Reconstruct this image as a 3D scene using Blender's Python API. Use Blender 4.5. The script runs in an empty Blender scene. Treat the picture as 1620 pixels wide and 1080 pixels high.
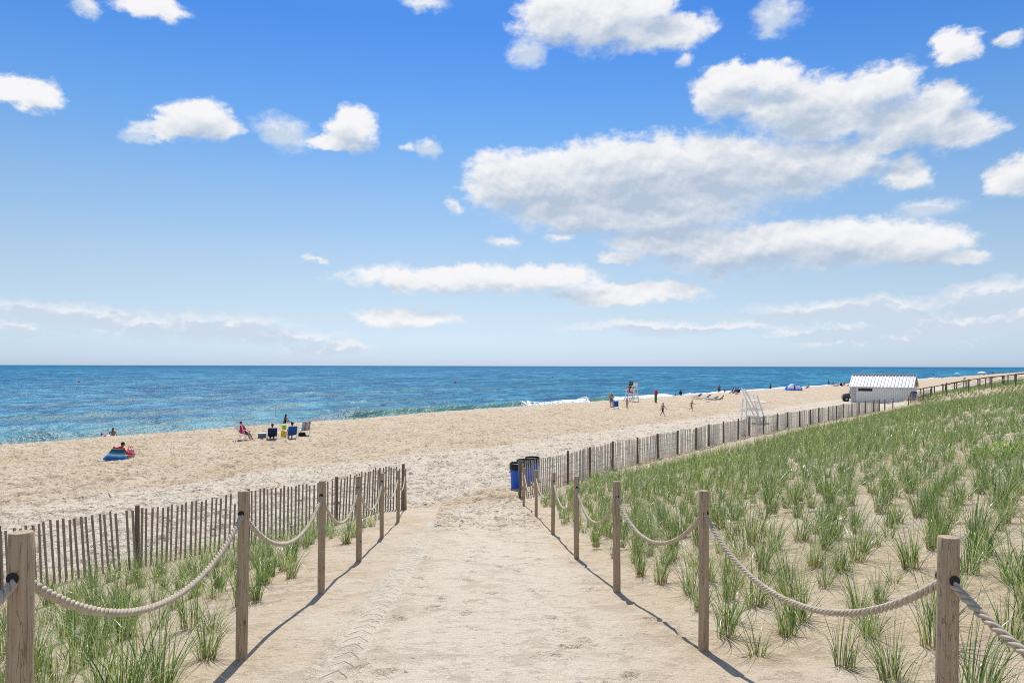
import bpy, math, random
import numpy as np
from mathutils import Vector, Matrix

R = math.radians
scene = bpy.context.scene
COL = scene.collection

# ---------------------------------------------------------------- camera
CZ = 6.2                      # eye height above the sea
cam_d = bpy.data.cameras.new("camera")
cam = bpy.data.objects.new("camera", cam_d)
COL.objects.link(cam)
cam_d.sensor_width = 36.0
cam_d.lens = 24.0
cam_d.clip_start = 0.05
cam_d.clip_end = 60000
cam_d.shift_y = 38.7 / 1620.0
cam.location = (0, 0, CZ)
cam.rotation_euler = (R(90), R(0.0), 0)
cam.rotation_euler.rotate_axis('Z', R(0.124))
scene.camera = cam

# ---------------------------------------------------------------- view
scene.view_settings.view_transform = 'Standard'
scene.view_settings.look = 'None'
scene.view_settings.gamma = 1.0
scene.view_settings.exposure = 0.1
scene.render.resolution_x = 1024
scene.render.resolution_y = 682
scene.cycles.use_denoising = False
scene.cycles.pixel_filter_type = 'BLACKMAN_HARRIS'
scene.cycles.filter_width = 1.05
scene.cycles.max_bounces = 6
scene.cycles.diffuse_bounces = 3
scene.cycles.transparent_max_bounces = 8
scene.cycles.caustics_reflective = False
scene.cycles.caustics_refractive = False

# ---------------------------------------------------------------- sun
SUN_EL, SUN_AZ = 60.0, -5.0     # azimuth from +Y, negative = to the left
sun_d = bpy.data.lights.new("sun", 'SUN')
sun_d.energy = 4.9
sun_d.angle = R(0.5)
sun_d.color = (1.0, 0.96, 0.89)
sun = bpy.data.objects.new("sun", sun_d)
COL.objects.link(sun)
sdir = Vector((math.sin(R(SUN_AZ)) * math.cos(R(SUN_EL)), math.cos(R(SUN_AZ)) * math.cos(R(SUN_EL)), math.sin(R(SUN_EL))))
sun.rotation_euler = sdir.to_track_quat('Z', 'Y').to_euler()
sun.location = (0, 0, 50)

# ---------------------------------------------------------------- node helper
class NT:
    def __init__(s, tree):
        s.t = tree; s.n = tree.nodes; s.l = tree.links
    def node(s, typ, **kw):
        nd = s.n.new(typ)
        for k, v in kw.items(): setattr(nd, k, v)
        return nd
    def link(s, a, b): s.l.new(a, b)
    def put(s, sock, v):
        if isinstance(v, bpy.types.NodeSocket): s.l.new(v, sock)
        elif v is not None:
            if isinstance(v, (tuple, list)) and len(v) == 3 and sock.type == 'RGBA': v = tuple(v) + (1,)
            sock.default_value = v
    def math(s, op, a, b=None, c=None, clamp=False):
        nd = s.node('ShaderNodeMath', operation=op, use_clamp=clamp)
        s.put(nd.inputs[0], a)
        if b is not None: s.put(nd.inputs[1], b)
        if c is not None: s.put(nd.inputs[2], c)
        return nd.outputs[0]
    def vmath(s, op, a, b=None):
        nd = s.node('ShaderNodeVectorMath', operation=op)
        s.put(nd.inputs[0], a)
        if b is not None:
            if op == 'SCALE': s.put(nd.inputs[3], b)
            else: s.put(nd.inputs[1], b)
        return nd.outputs['Value'] if op in ('DOT_PRODUCT', 'LENGTH') else nd.outputs[0]
    def mix(s, f, a, b, blend='MIX', clamp=False):
        nd = s.node('ShaderNodeMix', data_type='RGBA', blend_type=blend, clamp_result=clamp)
        s.put(nd.inputs[0], f); s.put(nd.inputs[6], a); s.put(nd.inputs[7], b)
        return nd.outputs[2]
    def ramp(s, f, stops, interp='LINEAR'):
        nd = s.node('ShaderNodeValToRGB')
        cr = nd.color_ramp; cr.interpolation = interp
        while len(cr.elements) < len(stops): cr.elements.new(0.5)
        for e, (p, c) in zip(cr.elements, stops):
            e.position = p
            e.color = (c, c, c, 1) if isinstance(c, (int, float)) else tuple(c) + (1,)
        s.put(nd.inputs[0], f)
        return nd.outputs[0]
    def mapr(s, v, a, b, c=0.0, d=1.0, smooth=False):
        nd = s.node('ShaderNodeMapRange', interpolation_type='SMOOTHSTEP' if smooth else 'LINEAR')
        s.put(nd.inputs[0], v)
        for i, x in enumerate((a, b, c, d)): s.put(nd.inputs[i + 1], x)
        return nd.outputs[0]
    def noise(s, vec, scale, detail=4, rough=0.55, dist=0.0, col=False, lac=2.0):
        nd = s.node('ShaderNodeTexNoise')
        s.put(nd.inputs['Vector'], vec)
        nd.inputs['Scale'].default_value = scale; nd.inputs['Detail'].default_value = detail
        nd.inputs['Roughness'].default_value = rough; nd.inputs['Distortion'].default_value = dist
        nd.inputs['Lacunarity'].default_value = lac
        return nd.outputs[1] if col else nd.outputs[0]
    def voro(s, vec, scale, feature='F1', rand=1.0, out=0):
        nd = s.node('ShaderNodeTexVoronoi', feature=feature)
        s.put(nd.inputs['Vector'], vec)
        nd.inputs['Scale'].default_value = scale; nd.inputs['Randomness'].default_value = rand
        return nd.outputs[out]
    def sep(s, v):
        nd = s.node('ShaderNodeSeparateXYZ'); s.put(nd.inputs[0], v); return nd.outputs
    def comb(s, x=0.0, y=0.0, z=0.0):
        nd = s.node('ShaderNodeCombineXYZ')
        s.put(nd.inputs[0], x); s.put(nd.inputs[1], y); s.put(nd.inputs[2], z); return nd.outputs[0]

# ---------------------------------------------------------------- world: sky and clouds
def HY(px): return 576.95 + 3.5 * px / 1620.0        # height of the horizon in the photograph
def px_angle(px, py):
    u = (px - 810) / 1080.0; v = (HY(px) - py) / 1080.0
    az = math.atan(u); return az, math.atan(v * math.cos(az))

CLOUDS = [  # x, y, half width, half height up, half height down
 (792,292,62,50,40),(870,285,120,48,62),(1000,268,165,52,95),(1130,262,150,50,80),(1240,258,135,40,58),(1345,262,62,28,30),
 (930,330,150,30,42),(1060,330,150,36,42),
 (1180,385,190,34,50),(1330,380,165,36,50),(1440,380,100,30,42),(1520,404,44,13,14),(1050,376,95,20,30),(990,408,40,9,9),
 (1150,150,62,45,40),(1262,160,110,40,50),(1385,140,85,36,36),(1310,190,120,30,30),(1440,195,105,40,38),(1515,205,70,30,34),(1500,148,52,20,18),
 (1400,232,75,16,14),(1432,275,42,28,26),(1160,112,52,18,20),(1215,118,60,22,22),
 (880,28,80,38,34),(970,32,95,42,44),(1045,52,80,28,28),(1030,8,46,24,22),
 (1512,74,42,26,24),(237,8,56,24,24),(48,148,62,24,24),(6,140,30,22,20),(318,190,62,34,36),(290,205,60,16,18),(350,205,44,16,16),
 (556,202,46,30,34),(525,222,48,12,14),(1606,282,48,34,30),(1640,262,40,40,40),
 (745,442,205,24,24),(860,440,100,18,20),(985,464,135,18,22),(1075,456,44,12,14),(645,503,84,20,20),
]
WISPS = [
 (445,210,36,22,22),(220,205,26,11,12),(683,236,17,14,12),(652,232,12,7,7),(830,85,26,20,18),(1083,95,12,9,9),(800,382,22,8,9),
 (495,411,22,7,7),(715,325,15,8,8),(1228,22,34,24,22),(1465,325,46,14,14),(1590,60,20,8,8),(145,12,22,12,10),(670,2,34,9,8),
 (90,497,125,18,22),(160,500,52,15,18),(330,520,130,22,22),(240,516,120,16,20),(440,533,90,10,12),(520,552,56,10,10),(20,524,40,16,14),
 (1575,465,96,20,24),(1640,462,70,20,26),(1340,488,150,14,18),(1500,508,210,16,26),(1030,516,120,9,12),(1420,534,160,10,12),(1620,500,120,20,30),
 (885,378,20,7,7),(1220,40,20,10,10),(1120,515,120,8,10),(1330,522,120,8,10),
]

world = bpy.data.worlds.new("World")
scene.world = world
world.use_nodes = True
wt = NT(world.node_tree)
wt.n.clear()

def cloud_group(name, blobs, grow):
    g = bpy.data.node_groups.new(name, 'ShaderNodeTree')
    g.interface.new_socket('P', in_out='INPUT', socket_type='NodeSocketVector')
    g.interface.new_socket('F', in_out='OUTPUT', socket_type='NodeSocketFloat')
    t = NT(g)
    gi = t.node('NodeGroupInput'); go = t.node('NodeGroupOutput')
    prev = None
    for (x, y, rx, ru, rd) in blobs:
        az, el = px_angle(x, y)
        c2 = math.cos(az) ** 2
        ax = rx * grow / 1080 * c2; up = ru * grow / 1080 * math.cos(az); dn = rd * grow / 1080 * math.cos(az)
        d = t.vmath('SUBTRACT', gi.outputs[0], (az, el, 0))
        a = t.vmath('MULTIPLY', d, (1 / ax, 1 / up, 0))
        b = t.vmath('MULTIPLY', d, (1 / ax, 1 / dn, 0))
        m = t.math('MAXIMUM', t.vmath('LENGTH', t.vmath('MAXIMUM', a, (-9, 0, -9))), t.vmath('LENGTH', t.vmath('MINIMUM', b, (9, 0, 9))))
        w = t.math('SUBTRACT', 1.0, m)
        if prev is None: prev = w
        else:
            nd = t.node('ShaderNodeMath', operation='SMOOTH_MAX'); nd.inputs[2].default_value = 0.22
            t.put(nd.inputs[0], prev); t.put(nd.inputs[1], w); prev = nd.outputs[0]
    t.link(prev, go.inputs[0])
    return g

gA = cloud_group('cloud_field', CLOUDS, 1.10); gB = cloud_group('thin_cloud_field', WISPS, 1.30)
geo = wt.node('ShaderNodeTexCoord')
dirv = wt.vmath('NORMALIZE', geo.outputs['Generated'])
dx, dy, dz = wt.sep(dirv)
az = wt.math('ARCTAN2', dx, dy)
el = wt.math('ARCSINE', dz)
P = wt.comb(az, el, 0.0)
Pn = wt.comb(az, wt.math('MULTIPLY', el, 1.5), 0.3)
def warp(p, pn):
    n1 = wt.noise(pn, 11.0, 3, 0.5, col=True)
    n2 = wt.noise(pn, 42.0, 7, 0.62, col=True)
    o1 = wt.vmath('MULTIPLY', wt.vmath('SUBTRACT', n1, (0.5, 0.5, 0.5)), (0.055, 0.030, 0))
    o2 = wt.vmath('MULTIPLY', wt.vmath('SUBTRACT', n2, (0.5, 0.5, 0.5)), (0.030, 0.024, 0))
    return wt.vmath('ADD', wt.vmath('ADD', p, o1), o2)
def field(g, p):
    nd = wt.node('ShaderNodeGroup', node_tree=g); wt.link(p, nd.inputs[0]); return nd.outputs[0]
W0 = warp(P, Pn)
F0 = field(gA, W0)
F1 = field(gA, wt.vmath('ADD', W0, (-0.006, 0.030, 0)))
B0 = field(gB, W0)
B1 = field(gB, wt.vmath('ADD', W0, (0.0, 0.008, 0)))
fine = wt.noise(Pn, 48.0, 8, 0.66)
mid = wt.noise(Pn, 26.0, 6, 0.6)
mid_up = wt.noise(wt.vmath('ADD', Pn, (-0.003, 0.012, 0.0)), 26.0, 6, 0.6)
relief = wt.math('SUBTRACT', mid_up, mid)
fine_c = wt.math('SUBTRACT', fine, 0.5)
Fd = wt.math('ADD', F0, wt.math('MULTIPLY', fine_c, 0.75))
dens = wt.mapr(Fd, -0.04, wt.mapr(F1, 0.0, 0.5, 0.40, 0.52), smooth=True)
Bd = wt.math('ADD', B0, wt.math('MULTIPLY', fine_c, 0.9))
densB = wt.math('MULTIPLY', wt.mapr(Bd, -0.15, 0.75, smooth=True), 0.9)
# shading: how much cloud lies between this point and the sun above it
thick = wt.math('ADD', wt.math('ADD', F1, wt.math('MULTIPLY', fine_c, 0.25)), wt.math('ADD', wt.math('MULTIPLY', wt.math('SUBTRACT', mid, 0.5), 0.35), wt.math('MULTIPLY', relief, 1.6)))
sh = wt.mapr(thick, -0.32, 0.88, 0.0, 1.0)
ccol = wt.ramp(sh, [(0.0, (0.87, 0.87, 0.885)), (0.30, (0.79, 0.805, 0.835)), (0.58, (0.64, 0.69, 0.76)), (1.0, (0.44, 0.53, 0.66))])
shB = wt.mapr(wt.math('ADD', B1, wt.math('ADD', wt.math('MULTIPLY', relief, 2.2), wt.math('MULTIPLY', fine_c, 0.5))), 0.0, 0.5, 0.0, 1.0, smooth=True)
bcol = wt.ramp(shB, [(0.0, (0.82, 0.83, 0.86)), (0.5, (0.68, 0.735, 0.81)), (1.0, (0.57, 0.66, 0.775))])

sky = wt.node('ShaderNodeTexSky', sky_type='NISHITA')
sky.sun_disc = False
sky.sun_elevation = R(SUN_EL); sky.sun_rotation = R(SUN_AZ)
sky.air_density = 1.0; sky.dust_density = 0.6; sky.ozone_density = 2.0; sky.altitude = 0
# tint of this day's air by height: paler towards the horizon, deep blue overhead
elf = wt.mapr(el, 0.0, 0.62)
tint = wt.ramp(elf, [(0.006, (0.0803, 0.1064, 0.175)), (0.039, (0.0795, 0.0995, 0.1484)), (0.109, (0.0898, 0.0936, 0.112)), (0.178, (0.0954, 0.0962, 0.1032)), (0.247, (0.0974, 0.0996, 0.1033)),
    (0.381, (0.0826, 0.1001, 0.1109)), (0.51, (0.0586, 0.0934, 0.1211)), (0.633, (0.0411, 0.0814, 0.1263)), (0.748, (0.0292, 0.0704, 0.1268)), (1.0, (0.027, 0.066, 0.12))])
skyc = wt.mix(1.0, sky.outputs[0], tint, 'MULTIPLY')
c1 = wt.mix(densB, skyc, bcol)
# unseen cumulus added overhead and behind for whiter fill light
ov = wt.noise(dirv, 3.2, 6, 0.58)
away = wt.math('MAXIMUM', wt.mapr(el, 0.56, 0.75, smooth=True), wt.math('MULTIPLY', wt.mapr(wt.math('ABSOLUTE', az), 0.80, 1.05, smooth=True), wt.mapr(el, 0.02, 0.10)))
ovd = wt.math('MULTIPLY', wt.mapr(ov, 0.47, 0.60, smooth=True), away)
c1 = wt.mix(ovd, c1, wt.ramp(wt.mapr(ov, 0.5, 0.75), [(0.0, (0.80, 0.82, 0.86)), (1.0, (0.55, 0.60, 0.68))]))
c2 = wt.mix(dens, c1, ccol)
bg = wt.node('ShaderNodeBackground'); bg.inputs[1].default_value = 1.0
wt.link(c2, bg.inputs[0])
wo = wt.node('ShaderNodeOutputWorld'); wt.link(bg.outputs[0], wo.inputs[0])
try:
    world.cycles.sampling_method = 'MANUAL'; world.cycles.sample_map_resolution = 512
except Exception: pass

# ---------------------------------------------------------------- helpers: shore frame, noise, terrain
NX, NY = -0.7619, 0.6477       # towards the sea
SX, SY = 0.6477, 0.7619        # along the shore
def ws(w, s): return (w * NX + s * SX, w * NY + s * SY)
rng = np.random.default_rng(7)
random.seed(11)

def _h(ix, iy, seed):
    a = (ix.astype(np.int64) * 374761393 + iy.astype(np.int64) * 668265263 + seed * 2147483647) & 0xffffffff
    a = ((a ^ (a >> 13)) * 1274126177) & 0xffffffff
    return ((a ^ (a >> 16)) & 0xffffff) / float(0xffffff)
def vnoise(x, y, seed=0):
    ix = np.floor(x); iy = np.floor(y); fx = x - ix; fy = y - iy
    ix = ix.astype(np.int64); iy = iy.astype(np.int64)
    fx = fx * fx * (3 - 2 * fx); fy = fy * fy * (3 - 2 * fy)
    a = _h(ix, iy, seed); b = _h(ix + 1, iy, seed); c = _h(ix, iy + 1, seed); d = _h(ix + 1, iy + 1, seed)
    return (a * (1 - fx) + b * fx) * (1 - fy) + (c * (1 - fx) + d * fx) * fy - 0.5
def fbm(x, y, octv=4, seed=0):
    r = 0; a = 1.0
    for i in range(octv):
        r = r + a * vnoise(x * 2 ** i, y * 2 ** i, seed + i); a *= 0.5
    return r
def sstep(a, b, x):
    t = np.clip((x - a) / (b - a), 0, 1); return t * t * (3 - 2 * t)

LROPE = [(-1.62, 0.05), (-1.78, 2.47), (-1.93, 4.89), (-2.06, 7.40), (-2.19, 9.8), (-2.40, 12.6), (-2.70, 16.2), (-3.10, 19.9)]
RROPE = [(2.08, 0.38), (1.75, 2.75), (1.44, 5.14), (1.16, 7.53), (0.96, 10.1), (0.81, 13.4), (0.64, 17.75), (0.39, 22.3), (0.22, 24.9)]
def rope_x(tab, y):
    ys = [p[1] for p in tab]; xs = [p[0] for p in tab]
    return np.interp(y, ys, xs)
def terrain(x, y):
    x = np.asarray(x, float); y = np.asarray(y, float)
    w = x * NX + y * NY; s = x * SX + y * SY
    wr = w - 5.0 * sstep(86, 99, s) * sstep(26, 16, w)
    zr = np.interp(wr, [-60, -20, -5, 0, 4, 8, 12, 15.5, 18], [-2.4, -1.7, -1.55, -1.72, -2.35, -3.15, -4.0, -4.55, -4.7])
    zr = zr + 0.28 * fbm(x * 0.16, y * 0.16, 3, 5) * sstep(6, 14, y) * sstep(16, 12, w)
    zl = np.interp(w, [-60, -10, 0, 15.3, 18], [-1.3, -1.0, -1.2, -4.27, -4.7])
    zp = np.maximum(-4.7, -1.42 - 0.14 * np.maximum(y, -2))
    xl = rope_x(LROPE, y); xr = rope_x(RROPE, y)
    tl = sstep(0.0, 2.2, xl - x); tr = sstep(0.0, 2.5, x - xr)
    inland = zp * (1 - tl) * (1 - tr) + zl * tl + zr * tr
    wb = w + 1.7 * sstep(62, 8, s)
    beach = np.interp(wb, [0, 17, 30, 46, 51.2, 53.5, 60.3, 75, 120, 400], [-4.7, -4.7, -4.75, -4.75, -4.75, -5.05, -6.42, -7.7, -10, -20])
    k = sstep(15.2, 18.5, w - 4.0 * sstep(88, 100, s))
    z = inland * (1 - k) + beach * k
    return z + CZ
def tz(x, y): return float(terrain(x, y))
def at(px, py, z=-4.72):
    """point on the flat of the beach seen at a place in the photograph (used once, to survey positions)"""
    D = -z * 1080 / (py - HY(px)); return ((px - 810) * D / 1080, D)
def atd(px, D): return ((px - 810) * D / 1080, D)

def mesh_np(name, V, F, mat=None, smooth=True, parent=None, attrs=None):
    V = np.asarray(V, np.float32); F = np.asarray(F, np.int32)
    me = bpy.data.meshes.new(name)
    me.vertices.add(len(V)); me.vertices.foreach_set('co', V.ravel())
    k = F.shape[1]
    me.loops.add(F.size); me.loops.foreach_set('vertex_index', F.ravel())
    me.polygons.add(len(F))
    me.polygons.foreach_set('loop_start', np.arange(0, F.size, k, dtype=np.int32))
    try: me.polygons.foreach_set('loop_total', np.full(len(F), k, np.int32))
    except Exception: pass
    me.update(calc_edges=True)
    me.polygons.foreach_set('use_smooth', np.full(len(F), smooth))
    for an, av in (attrs or {}).items():
        at_ = me.attributes.new(an, 'FLOAT', 'POINT'); at_.data.foreach_set('value', np.asarray(av, np.float32))
    if mat: me.materials.append(mat)
    o = bpy.data.objects.new(name, me)
    COL.objects.link(o)
    if parent: o.parent = parent
    return o

def tag(o, label=None, cat=None, group=None, kind=None):
    if label: o['label'] = label
    if cat: o['category'] = cat
    if group: o['group'] = group
    if kind: o['kind'] = kind
    return o
def empty(name, loc, rz=0, label=None, cat=None, group=None):
    o = bpy.data.objects.new(name, None); COL.objects.link(o)
    o.location = loc; o.rotation_euler = (0, 0, rz); o.empty_display_size = 0.2
    return tag(o, label, cat, group)

class MB:
    """collects faces; build() links them as one mesh object"""
    def __init__(s): s.v = []; s.f = []; s.mi = []
    def add(s, V, F, m=0):
        b = len(s.v); s.v += [tuple(p) for p in V]
        s.f += [tuple(i + b for i in f) for f in F]; s.mi += [m] * len(F); return s
    def box(s, c, d, rz=0, M=None, m=0):
        hx, hy, hz = d[0] / 2, d[1] / 2, d[2] / 2
        V = [Vector((x * hx, y * hy, z * hz)) for z in (-1, 1) for y in (-1, 1) for x in (-1, 1)]
        rot = M if M else Matrix.Rotation(rz, 3, 'Z')
        V = [rot @ p + Vector(c) for p in V]
        return s.add(V, [(0, 2, 3, 1), (4, 5, 7, 6), (0, 1, 5, 4), (2, 6, 7, 3), (0, 4, 6, 2), (1, 3, 7, 5)], m)
    def bar(s, a, b, w, t, up=(0, 0, 1), m=0):
        a = Vector(a); b = Vector(b); d = (b - a); L = d.length; d.normalize()
        u = Vector(up); x = d.cross(u)
        if x.length < 1e-4: x = d.cross(Vector((1, 0, 0)))
        x.normalize(); z = x.cross(d)
        M = Matrix((x, d, z)).transposed()
        return s.box((a + b) / 2, (w, L, t), M=M, m=m)
    def tube(s, pts, r, seg=8, cap=True, m=0):
        pts = [Vector(p) for p in pts]; n = len(pts)
        rr = r if isinstance(r, (list, tuple)) else [r] * n
        b = len(s.v); pu = None
        for i, p in enumerate(pts):
            d = (pts[min(i + 1, n - 1)] - pts[max(i - 1, 0)]).normalized()
            if pu is None:
                pu = Vector((0, 0, 1)) if abs(d.z) < 0.9 else Vector((1, 0, 0))
            x = d.cross(pu).normalized(); y = x.cross(d); pu = y
            for k in range(seg):
                a = 2 * math.pi * k / seg
                s.v.append(tuple(p + (x * math.cos(a) + y * math.sin(a)) * rr[i]))
        for i in range(n - 1):
            for k in range(seg):
                k2 = (k + 1) % seg
                s.f.append((b + i * seg + k, b + i * seg + k2, b + (i + 1) * seg + k2, b + (i + 1) * seg + k)); s.mi.append(m)
        if cap:
            s.f.append(tuple(b + k for k in range(seg))[::-1]); s.mi.append(m)
            s.f.append(tuple(b + (n - 1) * seg + k for k in range(seg))); s.mi.append(m)
        return s
    def capsule(s, a, b, ra, rb, seg=10, flat=None, m=0):
        a = Vector(a); b = Vector(b); d = b - a
        if d.length < 1e-5: d = Vector((0, 0, 1e-4)); b = a + d
        dn = d.normalized()
        pts = []; rs = []
        for t in (85, 60, 30, 0): pts.append(a - dn * ra * math.sin(R(t))); rs.append(ra * math.cos(R(t)))
        for t in (0, 30, 60, 85): pts.append(b + dn * rb * math.sin(R(t))); rs.append(rb * math.cos(R(t)))
        return s.tube(pts, rs, seg, m=m)
    def ell(s, c, r, seg=14, rings=9, M=None, m=0):
        V = []; F = []
        for i in range(rings + 1):
            th = math.pi * i / rings
            for k in range(seg):
                ph = 2 * math.pi * k / seg
                p = Vector((r[0] * math.sin(th) * math.cos(ph), r[1] * math.sin(th) * math.sin(ph), r[2] * math.cos(th)))
                V.append((M @ p if M else p) + Vector(c))
        for i in range(rings):
            for k in range(seg):
                k2 = (k + 1) % seg
                F.append((i * seg + k, (i + 1) * seg + k, (i + 1) * seg + k2, i * seg + k2))
        return s.add(V, F, m)
    def grid(s, fn, nu, nv, m=0, closed=False):
        V = [fn(i / nu, j / nv) for j in range(nv + 1) for i in range(nu + 1)]
        F = [(j * (nu + 1) + i, j * (nu + 1) + i + 1, (j + 1) * (nu + 1) + i + 1, (j + 1) * (nu + 1) + i) for j in range(nv) for i in range(nu)]
        return s.add(V, F, m)
    def build(s, name, mats, parent=None, smooth=False, bevel=0, solid=0, angle=None):
        me = bpy.data.meshes.new(name)
        me.from_pydata(s.v, [], s.f)
        if not isinstance(mats, (list, tuple)): mats = [mats]
        for m_ in mats: me.materials.append(m_)
        if len(mats) > 1: me.polygons.foreach_set('material_index', s.mi)
        if smooth: me.polygons.foreach_set('use_smooth', [True] * len(me.polygons))
        me.update()
        o = bpy.data.objects.new(name, me); COL.objects.link(o)
        if parent: o.parent = parent
        if bevel:
            md = o.modifiers.new('bevel', 'BEVEL'); md.width = bevel; md.segments = 2; md.limit_method = 'ANGLE'
        if solid:
            md = o.modifiers.new('solid', 'SOLIDIFY'); md.thickness = solid
        return o

# ---------------------------------------------------------------- materials
def new_mat(name):
    m = bpy.data.materials.new(name); m.use_nodes = True
    t = NT(m.node_tree); t.n.clear()
    b = t.node('ShaderNodeBsdfPrincipled'); o = t.node('ShaderNodeOutputMaterial')
    t.link(b.outputs[0], o.inputs[0])
    return m, t, b
def obj_co(t): return t.node('ShaderNodeTexCoord').outputs['Object']
def world_co(t): return t.node('ShaderNodeNewGeometry').outputs['Position']
def bump(t, b, h, strength=0.5, dist=0.01):
    nd = t.node('ShaderNodeBump'); nd.inputs['Strength'].default_value = strength; nd.inputs['Distance'].default_value = dist
    t.put(nd.inputs['Height'], h); t.link(nd.outputs[0], b.inputs['Normal']); return nd
_mc = {}
def simple(name, col, rough=0.6, var=0.18, scale=18.0, bmp=0.15, spec=0.3, metal=0.0, trans=0.0):
    if name in _mc: return _mc[name]
    m, t, b = new_mat(name)
    co = obj_co(t)
    n = t.noise(co, scale, 4)
    f = t.mapr(n, 0.3, 0.7)
    dark = tuple(c * (1 - var) for c in col); lite = tuple(min(1, c * (1 + var)) for c in col)
    t.link(t.mix(f, dark, lite), b.inputs['Base Color'])
    b.inputs['Roughness'].default_value = rough; b.inputs['Specular IOR Level'].default_value = spec; b.inputs['Metallic'].default_value = metal
    if bmp: bump(t, b, t.noise(co, scale * 4, 3), bmp, 0.01)
    _mc[name] = m
    return m
# ---------------------------------------------------------------- sand
def make_sand():
    m, t, b = new_mat('sand')
    P_ = world_co(t)
    def attr(n): return t.node('ShaderNodeAttribute', attribute_name=n).outputs['Fac']
    pale = attr('pale'); path = attr('path')
    big = t.noise(P_, 0.35, 5, 0.6); med = t.noise(P_, 2.6, 5, 0.6); fine_ = t.noise(P_, 38.0, 4, 0.7)
    grain = t.noise(P_, 110.0, 3, 0.7)
    pm = t.math('ADD', pale, t.math('MULTIPLY', t.math('SUBTRACT', med, 0.5), 0.9))
    pm = t.math('ADD', pm, t.math('MULTIPLY', t.math('SUBTRACT', big, 0.5), 0.5))
    pm = t.mapr(pm, 0.2, 0.8, smooth=True)
    tan = t.mix(t.mapr(big, 0.35, 0.65), (0.495, 0.395, 0.275), (0.55, 0.46, 0.345))
    col = t.mix(pm, tan, (0.575, 0.515, 0.415))
    sp = t.math('MULTIPLY', t.mapr(grain, 0.53, 0.66), 0.55)
    col = t.mix(sp, col, (0.28, 0.19, 0.10))
    sp2 = t.math('MULTIPLY', t.mapr(fine_, 0.55, 0.8), 0.22)
    col = t.mix(sp2, col, (0.34, 0.26, 0.17))
    # shade of footprints and scuffs painted as dark specks; bits of straw and shell
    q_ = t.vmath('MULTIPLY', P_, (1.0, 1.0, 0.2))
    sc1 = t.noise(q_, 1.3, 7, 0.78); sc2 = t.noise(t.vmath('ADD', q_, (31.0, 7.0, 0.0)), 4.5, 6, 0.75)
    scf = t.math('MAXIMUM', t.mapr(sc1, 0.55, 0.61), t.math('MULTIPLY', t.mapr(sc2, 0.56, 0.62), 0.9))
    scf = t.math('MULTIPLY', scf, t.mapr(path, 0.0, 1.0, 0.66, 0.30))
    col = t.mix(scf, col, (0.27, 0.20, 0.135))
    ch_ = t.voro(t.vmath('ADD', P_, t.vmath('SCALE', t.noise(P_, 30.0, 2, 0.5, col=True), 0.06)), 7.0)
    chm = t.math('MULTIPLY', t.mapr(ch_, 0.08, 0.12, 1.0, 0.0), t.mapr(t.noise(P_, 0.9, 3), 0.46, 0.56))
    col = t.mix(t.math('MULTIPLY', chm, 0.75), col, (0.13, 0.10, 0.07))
    # damp rim at the water
    px_, py_, pz_ = t.sep(P_)
    wet = t.mapr(pz_, 0.42, 0.12, 0, 1, smooth=True)
    col = t.mix(wet, col, (0.20, 0.145, 0.09))
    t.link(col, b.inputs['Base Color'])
    b.inputs['Roughness'].default_value = 0.95; b.inputs['Specular IOR Level'].default_value = 0.12
    # relief: scuffed pits and ripples on the beach, wheel tread on the path
    wv = t.comb(t.math('MULTIPLY', px_, 1.0), t.math('MULTIPLY', py_, 1.0), 0.0)
    wn = t.noise(wv, 3.0, 3, 0.6, col=True)
    wv2 = t.vmath('ADD', wv, t.vmath('SCALE', t.vmath('SUBTRACT', wn, (0.5, 0.5, 0.5)), 0.35))
    v1 = t.voro(wv2, 2.3); v2 = t.voro(wv2, 5.0)
    pit1 = t.mapr(v1, 0.12, 0.30, -1.0, 0.0, smooth=True)
    pit2 = t.mapr(v2, 0.10, 0.30, -1.0, 0.0, smooth=True)
    nz = t.noise(P_, 7.0, 6, 0.65)
    rough_h = t.math('ADD', t.math('MULTIPLY', pit1, 0.095), t.math('MULTIPLY', pit2, 0.045))
    rough_h = t.math('MULTIPLY', rough_h, t.mapr(path, 0.0, 1.0, 1.0, 0.16))
    hh = t.math('ADD', rough_h, t.math('MULTIPLY', t.math('SUBTRACT', nz, 0.5), 0.095))
    hh = t.math('ADD', hh, t.math('MULTIPLY', grain, 0.010))
    hh = t.math('SUBTRACT', hh, t.math('MULTIPLY', scf, 0.03))
    hh = t.math('ADD', hh, t.math('MULTIPLY', fine_, 0.020))
    dxt = t.math('ADD', t.math('ADD', px_, 0.98), t.math('MULTIPLY', py_, 0.052))
    adx = t.math('ABSOLUTE', t.math('SUBTRACT', dxt, 0.03))
    wob = t.math('MULTIPLY', t.math('SUBTRACT', t.noise(P_, 6.0, 2), 0.5), 0.5)
    ph = t.math('FRACT', t.math('ADD', t.math('ADD', t.math('MULTIPLY', py_, 4.6), t.math('MULTIPLY', adx, 7.0)), wob))
    tread = t.math('MULTIPLY', t.mapr(t.math('ABSOLUTE', t.math('SUBTRACT', ph, 0.5)), 0.10, 0.20, 1.0, 0.0, smooth=True), t.mapr(adx, 0.07, 0.10, 1.0, 0.0, smooth=True))
    tread = t.math('MULTIPLY', tread, t.mapr(py_, 17.5, 15.0, 0.0, 1.0))
    hh = t.math('SUBTRACT', hh, t.math('MULTIPLY', tread, 0.036))
    bump(t, b, hh, 0.85, 1.0)
    return m
SAND = make_sand()

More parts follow.
